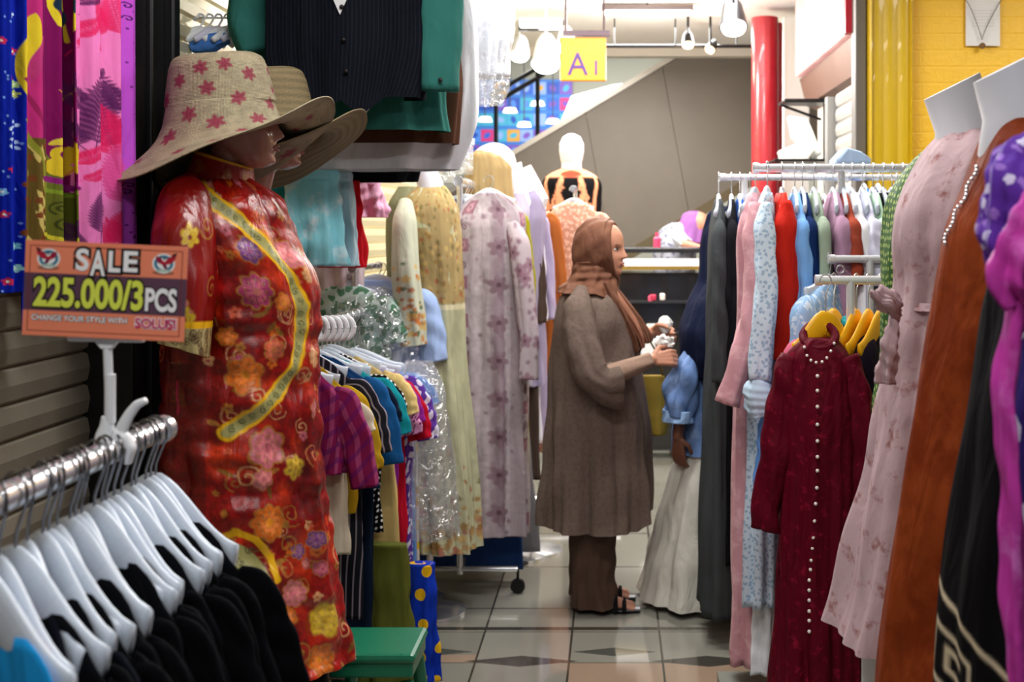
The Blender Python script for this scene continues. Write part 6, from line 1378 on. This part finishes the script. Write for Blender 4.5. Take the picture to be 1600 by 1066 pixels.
worldpart(pm, 'shawl', [(1640,270,1.36,.014,.03),(1622,330,1.34,.022,.03),(1592,400,1.33,.028,.025),(1580,440,1.33,.022,.02),(1594,475,1.33,.008,.01)], mag, n=50, m=60, amp=.006, k=4)
worldpart(pm, 'trim_band', [(1590,470,1.34,.010,.02),(1576,560,1.34,.009,.02),(1570,620,1.34,.008,.02),(1580,760,1.34,.008,.02),(1586,900,1.34,.009,.02),(1594,1100,1.34,.010,.02)], mag, n=30, m=60)

# ================================================================== PEOPLE
def hand_grids(wrist, palm_dir, up, side, s=1.0, curl=.6, thumb_side=1):
    """capsules for a palm, four fingers and a thumb. palm_dir: along the hand, up: back-of-hand normal, side: across the knuckles"""
    w_ = np.array(wrist, float); d = np.array(palm_dir, float); d /= np.linalg.norm(d); u = np.array(up, float); u -= d*np.dot(u, d); u /= np.linalg.norm(u); a = np.cross(d, u)*thumb_side
    G = []
    for k in (-1.1, -.35, .4, 1.15): G.append(capsule(w_+a*k*.010*s, w_+d*.078*s+a*k*.022*s, .013*s, .0105*s, 12))
    for i, (k, L) in enumerate(((1.25,.068),(.42,.076),(-.42,.070),(-1.25,.056))):
        p = w_+d*.080*s+a*k*.0215*s; q = d.copy()
        for j, f in enumerate((.45,.32,.25)):
            ang = curl*(.7+.5*j); q2 = q*math.cos(ang)-u*math.sin(ang); u2 = None
            # rotate q about the side axis
            ax = a; q2 = q*math.cos(ang)+np.cross(ax, q)*math.sin(ang); q2b = q*math.cos(ang)+np.cross(-ax, q)*math.sin(ang)
            q = q2 if np.dot(q2, u) < np.dot(q2b, u) else q2b
            p2 = p+q*L*f*s; r = (.0088-.0008*j)*s; G.append(capsule(p, p2, r, r*.93, 10)); p = p2
    p = w_+d*.018*s+a*.022*s; p1 = p+(a*.75+d*.6-u*.25)*.034*s; p2 = p1+(d*.9-u*.35+a*.1)*.03*s; p3 = p2+(d*.8-u*.6)*.022*s
    G += [capsule(p, p1, .0125*s, .0105*s, 12), capsule(p1, p2, .0102*s, .009*s, 10), capsule(p2, p3, .009*s, .0075*s, 10)]
    return G

# ---- woman in the aisle, facing right
WX, WY = -.075, 4.88
w_t = thing('person', 'woman in a taupe long coat and brown head scarf handling clothes in the aisle', 'person', (WX, WY, 0), 0)
wz = lambda py: EYE-(py-VY)/F*WY
wx = lambda px: (px-VX)/F*WY-WX
HR = -.30
hx, hz = wx(938), wz(431)
G = [transform(head_grid(60, 64, 1), (hx,0,hz), HR, .06, 1.0)]
G += [capsule((wx(925),0,wz(470)),(wx(934),0,wz(420)),.055,.05), capsule((wx(925),0,wz(600)),(wx(920),0,wz(480)),.12,.10), capsule((wx(930),0,wz(700)),(wx(928),0,wz(600)),.13,.12),
      capsule((wx(905),-.13,wz(476)),(wx(918),-.02,wz(470)),.05,.055), capsule((wx(905),.13,wz(476)),(wx(918),.02,wz(470)),.05,.055)]
# legs
for sy, kx in ((-.075, 0), (.085, -8)):
    G += [capsule((wx(930+kx),sy,wz(700)),(wx(926+kx),sy,wz(815)),.085,.06), capsule((wx(926+kx),sy,wz(815)),(wx(918+kx),sy,wz(915)),.055,.036), capsule((wx(916+kx),sy,.045),(wx(945+kx),sy-.01,.04),.035,.03), capsule((wx(945+kx),sy-.01,.04),(wx(984+kx),sy-.015,.024),.032,.02)]
    for j in range(5): G.append(capsule((wx(974+kx),sy-.035+.017*j,.024),(wx(990+kx-2*abs(j-1)),sy-.040+.017*j,.017),.011,.009,8))
# arms
elN = (wx(937), -.235, wz(586)); wrN = (wx(1016), -.16, wz(556))
G += [capsule((wx(905),-.16,wz(476)), elN, .05, .042), capsule(elN, wrN, .04, .024)]
G += hand_grids(wrN, (1,.15,.1), (.1,-1,.35), None, 1.0, 1.15, -1)
elF = (wx(950), .2, wz(575)); wrF = (wx(1018), .06, wz(521))
G += [capsule((wx(912),.15,wz(476)), elF, .05, .042), capsule(elF, wrF, .038, .023)]
G += hand_grids(wrF, (1,-.2,.05), (.1,.8,.6), None, .95, 1.1, 1)
fuse('body', G, skin_mat, w_t, .0042, 3)
faceparts(w_t, hx, 0, hz, HR, 1.0, lips=plain('lips_soft', (158,84,76), .45), ry=.06)
hij = cloth('terracotta_scarf', (106,70,54), 'noise', (120,82,63), sc=5, thr=.45, rough=.6, wave=.5)
# hood: rings run from the face opening to the back of the head
R_ = np.array(Matrix.Rotation(HR, 3, 'Z'))
rings = [(.058,.060,.090,.118),(.070,.066,.100,.118),(.066,.073,.106,.118),(.045,.083,.114,.120),(.0,.092,.122,.120),(-.05,.090,.118,.116),(-.09,.066,.094,.108),(-.112,.03,.045,.10),(-.116,.004,.006,.10)]
A = resample([(x, 0, z, a, b) for x, a, b, z in rings], 60, .04); n = 80; th = np.linspace(0, 2*PI, n, endpoint=False)
fold = 1+.02*np.sin(th*9+A[:, :1]*50)
V = np.stack([np.repeat(A[:, 0:1], n, 1)-.010*np.sin(th)[None]*(A[:, :1] > .04), A[:, 3:4]*np.cos(th)*fold, A[:, 2:3]+A[:, 4:5]*np.sin(th)*np.where(np.sin(th) < 0, 1.12, 1)*fold], 2)
V = (V.reshape(-1, 3) @ R_.T+np.array([hx, 0, hz-.008])).reshape(V.shape); gridobj('head_scarf', V, hij, w_t, solid=.004)
# neck and shoulder drape
V, TH, T = loft([(hx-.02,0,hz+.055,.085,.080),(hx-.022,0,hz+.01,.088,.085),(wx(926),0,wz(441),.100,.108),(wx(921),0,wz(450),.116,.138),(wx(920),0,wz(457),.124,.150)], 120, 60, 2.1, .006, 7, 12, .7, .05, .003)
V[..., 2] -= np.clip((T-.6)/.4, 0, 1)*.05*np.clip(np.sin(TH-.2), 0, 1)
gridobj('shoulder_drape', V, hij, w_t, solid=.004)
for i, (dx, dy, wd, sd) in enumerate([(0,-.085,.030,1),(10,-.045,.034,2),(20,.0,.03,3)]):
    Rw = [(wx(946+dx*.3), dy, wz(440), .012, wd*.7), (wx(962+dx*.6), dy*1.1, wz(470), .016, wd), (wx(978+dx), dy*.95, wz(502), .016, wd), (wx(990+dx), dy*.8, wz(530-4*i), .012, wd*.8), (wx(994+dx), dy*.7, wz(548-6*i), .006, wd*.6)]
    S, _, _ = sweep(Rw, 30, 50, amp=.005, k=5, seed=sd); gridobj('scarf_tail', S, hij if i != 1 else cloth('scarf_light', (156,108,86), rough=.6), w_t, cap=True)
coat = cloth('taupe_coat', (102,87,79), 'noise', (110,95,86), sc=60, thr=.4, rough=.85, wave=.35)
rows = []
for py, xl, xr, b in [(446,892,950,.08),(456,880,962,.14),(470,871,972,.175),(500,866,986,.19),(560,860,1000,.185),(620,857,1009,.19),(700,853,1014,.205),(770,850,1017,.22),(816,848,1019,.232)]: rows.append(((wx(xl)+wx(xr))/2, 0, wz(py), (wx(xr)-wx(xl))/2, b))
V, TH, T = loft(rows, 200, 170, 2.15, .014, 8, 19, 1.6, .03, .003)
V[..., 2] += np.clip((T-.9)/.1, 0, 1)*.05*np.clip(np.sin(TH)-.72, 0, 1)/.28
gridobj('coat', V, coat, w_t)
Rw = [(wx(908),-.10,wz(462),.03,.06),(wx(906),-.165,wz(482),.062,.07),(wx(912),-.215,wz(530),.07,.075),(wx(926),-.24,wz(575),.066,.078),(wx(944),-.235,wz(586),.06,.078),(wx(964),-.215,wz(582),.058,.08)]
S, TH2, T2 = sweep(Rw, 60, 80, amp=.005, k=4, seed=3, wr=.0015); S[..., 2] -= np.clip((T2-.8)/.2, 0, 1)*.06*np.clip(-(S[..., 2]-wz(584))/.06, 0, 1)
gridobj('sleeve', S, coat, w_t, solid=.004)
Rw = [(wx(914),.10,wz(462),.03,.06),(wx(912),.165,wz(482),.062,.07),(wx(925),.2,wz(535),.065,.07),(wx(958),.19,wz(566),.05,.07),(wx(985),.14,wz(548),.045,.06)]
S, _, _ = sweep(Rw, 40, 50, amp=.005, k=4, seed=7); gridobj('sleeve', S, coat, w_t, solid=.004)
Rw = [(wx(945),-.232,wz(580),.044,.044),(wx(975),-.205,wz(569),.036,.038),(wx(1000),-.18,wz(561),.031,.032),(wx(1014),-.163,wz(556),.029,.029)]
S, _, _ = sweep(Rw, 30, 40, amp=.002, k=4, seed=7); gridobj('under_sleeve', S, C_(150,124,108), w_t, solid=.003)
Rw = [(wx(965),.18,wz(560),.04,.04),(wx(1000),.1,wz(532),.032,.032),(wx(1012),.07,wz(524),.028,.028)]
S, _, _ = sweep(Rw, 30, 40, amp=.002, k=4, seed=7); gridobj('under_sleeve', S, C_(150,96,60), w_t, solid=.003)
for sy, kx in ((-.075, 0), (.085, -6)):
    V, _, _ = loft([(wx(928+kx),sy,wz(770),.098,.085),(wx(927+kx),sy,wz(850),.086,.078),(wx(926+kx),sy,wz(900),.082,.075),(wx(930+kx),sy,wz(936),.094,.085)], 60, 60, 2.1, .006, 5, 4, 1, .03, .004); gridobj('trouser_leg', V, C_(84,66,56), w_t)
    MB().grid(sweep([(wx(903+kx),sy,.012,.010,.03),(wx(930+kx),sy,.012,.010,.036),(wx(972+kx),sy-.01,.012,.010,.045),(wx(1000+kx),sy-.015,.012,.008,.03)], 20, 30)[0]).build('sandal_sole', black_metal, w_t, smooth=True)
    for j, q in enumerate((950, 962, 975)):
        MB().tube([(wx(q+kx), sy-.01-.05*math.cos(a), .016+.052*math.sin(a)*(1-.22*j)) for a in np.linspace(-.1, PI+.1, 14)], .0085, 8).build('sandal_strap', C_(22,22,24), w_t, smooth=True)
# hand bag on far side
t = thing('hand_bag', 'olive gold hand bag hanging at the front of the woman in the taupe coat', 'bag', (wx(1020)+WX, WY+.12, wz(686)), .1)
V, _, _ = loft([(0,0,.24,.05,.03),(0,0,.2,.062,.04),(0,0,.08,.068,.05),(0,0,0,.058,.045)], 40, 30, 3, .004, 5, 4); gridobj('pouch', V, C_(150,124,50), t, cap=True)
MB().tube([(-.05,0,.22),(-.06,0,.32),(-.02,0,.40),(.03,0,.32),(.05,0,.22)], .005, 8).build('strap', C_(110,90,50), t, smooth=True)
# hanger the woman holds with the pale garment
o = MB().grid(sweep([(0,0,-.03,.012,.012),(0,0,-.012,.026,.02),(0,0,.012,.03,.022),(0,0,.03,.02,.016),(0,0,.04,.005,.005)], 20, 24, amp=.003)[0]).build('folded_cloth', C_(236,236,230), smooth=True)
o.location = (wx(1040)+WX, WY+.03, wz(510)); tag(o, 'small white folded cloth in the far hand of the woman in the head scarf', 'cloth')
o = MB().grid(sweep([(-.03,0,0,.012,.02),(0,0,.012,.026,.03),(.03,0,.004,.02,.022),(.045,0,-.006,.006,.01)], 20, 24, amp=.004, wr=.004)[0]).build('crumpled_tissue', C_(236,234,226), smooth=True)
o.location = (wx(1033)+WX, WY-.10, wz(534)); tag(o, 'small crumpled white tissue in the hand of the woman', 'tissue')

# ---- second person partly hidden by the robes
PX2, PY2 = XX(1136,4.95), 4.95
p2 = thing('person', 'person in a light blue shirt and long white skirt mostly hidden behind the charcoal robe', 'person', (PX2, PY2, 0), 0)
qz = lambda py: EYE-(py-VY)/F*PY2
qx = lambda px: XX(px, PY2)-PX2
G = [transform(head_grid(50, 54), (.03,0,1.335), .2, 0, 1), capsule((0,0,1.22),(0.01,0,1.38),.055,.05), capsule((0,0,.8),(0,0,1.18),.13,.12), capsule((0,-.14,1.2),(0,.14,1.2),.05,.05)]
for sy in (-.08,.08): G += [capsule((0,sy,.8),(0,sy,.45),.08,.055), capsule((0,sy,.45),(-.01,sy,.08),.05,.035), capsule((-.01,sy,.04),(.13,sy-.01,.03),.032,.024)]
elb = (qx(1068),-.15,qz(585)); wr = (qx(1056),-.15,qz(672))
G += [capsule((qx(1112),-.07,qz(480)), elb, .04, .038), capsule(elb, wr, .036, .022)]
G += hand_grids(wr, (.05,.05,-1), (-.6,-.8,0), None, .92, .3, -1)
G += [capsule((qx(1120),.15,qz(480)), (qx(1140),.16,qz(580)), .046,.036), capsule((qx(1140),.16,qz(580)), (qx(1180),.1,qz(600)), .034,.022)]
fuse('body', G, skin_dark, p2, .0045, 3); faceparts(p2, .03, 0, 1.335, .2, 1)
lb_m = cloth('light_blue_shirt', (108,138,190), 'noise', (136,162,208), sc=9, thr=.5, rough=.8, wave=.6)
V, _, _ = loft([(0,0,1.27,.07,.07),(0,0,1.24,.12,.15),(0,0,1.15,.14,.17),(-.02,0,.95,.17,.17),(-.03,0,.61,.19,.2)], 90, 70, 2.2, .010, 6, 3, 1, .04, .004); gridobj('shirt', V, lb_m, p2)
Rw = [(qx(1112),-.07,qz(475),.02,.025),(qx(1102),-.10,qz(500),.04,.04),(qx(1088),-.13,qz(545),.05,.05),(qx(1066),-.16,qz(588),.058,.058),(qx(1059),-.16,qz(615),.058,.058),(qx(1056),-.155,qz(640),.052,.052)]
S, _, _ = sweep(Rw, 50, 60, amp=.006, k=4, seed=5, wr=.007); gridobj('sleeve', S, lb_m, p2, solid=.004)
Rw = [(qx(1056),-.155,qz(632),.056,.056),(qx(1055),-.155,qz(650),.058,.058)]
S, _, _ = sweep(Rw, 40, 10, amp=.004, k=5, seed=5); gridobj('rolled_cuff', S, C_(156,190,236), p2, solid=.006)
nv = C_(18,24,48)
V, _, _ = loft([(0,0,1.6,.03,.03),(.0,0,1.575,.075,.07),(0,0,1.5,.1,.095),(-.0,0,1.42,.105,.1),(-.01,-.02,qz(440),.105,.14),(-.02,-.04,qz(470),.14,.2),(-.045,-.06,qz(510),.145,.225),(-.055,-.06,qz(555),.135,.215),(-.055,-.06,qz(585),.10,.17)], 80, 80, 2.1, .007, 7, 8, .8, .03, .003)
mask = 0; gridobj('head_scarf', V, nv, p2, solid=.004)
V, _, _ = loft([(0,0,.84,.13,.15),(-.01,0,.7,.165,.18),(-.03,0,.45,.22,.22),(-.045,0,.2,.27,.25),(-.05,0,.025,.305,.27)], 130, 90, 2.2, .014, 9, 7, 1.1, .03, .003); gridobj('skirt', V, cloth('off_white_skirt', (206,202,190), rough=.8, wave=.5), p2)
for sy in (-.20,.05): MB().grid(sweep([(.0,sy-.02,.03,.028,.035),(.06,sy-.02,.028,.026,.042),(.13,sy-.03,.022,.018,.038),(.16,sy-.03,.016,.008,.02)], 20, 24)[0]).build('shoe', C_(88,60,30), p2, smooth=True)

# ---- person leaning over the far counter
p3 = thing('person', 'person in a grey top and purple head scarf leaning over the far counter', 'person', (XX(1075,8.75), 8.86, 0), 0)
k_ = 8.8/F; x3 = lambda px: XX(px, 8.75)-p3.location.x; z3 = lambda py: ZZ(py, 8.75)+.02
G = [capsule((x3(1060),.1,.75),(x3(1056),.1,z3(380)),.13,.12), capsule((x3(1050),.05,z3(378)),(x3(1072),.0,z3(360)),.07,.06), transform(head_grid(36,40), (x3(1084),0,z3(382)), -.6, .4, 1),
     capsule((x3(1058),-.05,z3(372)),(x3(1070),-.16,z3(386)),.045,.035), capsule((x3(1070),-.16,z3(386)),(x3(1092),-.2,z3(391)),.034,.022)]
for sy in (0,.18): G += [capsule((x3(1058),sy,.75),(x3(1058),sy,.06),.08,.04), capsule((x3(1058),sy,.03),(x3(1085),sy,.025),.03,.025)]
G += hand_grids((x3(1092),-.2,z3(391)), (1,-.2,-.1), (0,0,1), None, .85, .4, 1)
fuse('body', G, skin_mat, p3, .006, 2)
V, _, _ = loft([(x3(1062),.0,z3(352),.05,.06),(x3(1058),.02,z3(362),.12,.12),(x3(1056),.06,z3(385),.15,.15),(x3(1058),.1,.8,.16,.17),(x3(1058),.1,.6,.17,.18)], 60, 50, 2.2, .01, 6, 3, .6, .04, .006); gridobj('top', V, cloth('grey_print_top', (170,172,184), 'blots', (110,110,130), sc=26, thr=.3), p3, cap=True)
V, _, _ = loft([(x3(1086),.0,z3(334),.03,.03),(x3(1086),0,z3(338),.08,.08),(x3(1086),0,z3(352),.105,.1),(x3(1084),0,z3(372),.11,.11),(x3(1082),0,z3(384),.12,.12)], 60, 40, 2.1, .006, 7, 3, .6); gridobj('head_scarf', V, C_(140,90,150), p3, solid=.004)
MB().grid(sweep([(x3(1056),-.04,z3(368),.05,.05),(x3(1064),-.1,z3(378),.052,.05),(x3(1072),-.15,z3(386),.046,.044)], 26, 24, amp=.004)[0]).build('sleeve', C_(200,204,214), p3, smooth=True)
# grey board on the floor and clear packs by the far left rail
o = MB().box((0,0,.02), (.36,.34,.04)).build('floor_board', plain('board_grey', (128,130,122), .5), bevel=.004); o.location = (.52, 3.86, 0); tag(o, 'flat grey board lying on the floor under the pink and pale blue robes', 'board')
for i, (px, py) in enumerate([(694,262),(722,250)]):
    q = P(px, py, 5.3+.1*i); t = thing('clear_pack', f'clear plastic pack hanging above the mauve floral dress, {["left","right"][i]} one of the pair', 'pack', (q.x, q.y, q.z-.06), group='clear packs above the mauve dress')
    MB().box((0,0,.06), (.10,.02,.13)).build('pouch', clear_film, t, bevel=.006)
    MB().box((0,0,.14), (.11,.014,.03)).build('header_card', plain('card_pale', (214,226,236), .5), t, bevel=.003)
    MB().cyl((0,0,.15), (0,0,2.9-q.z+.06), .0016, 6).build('string', steel, t)
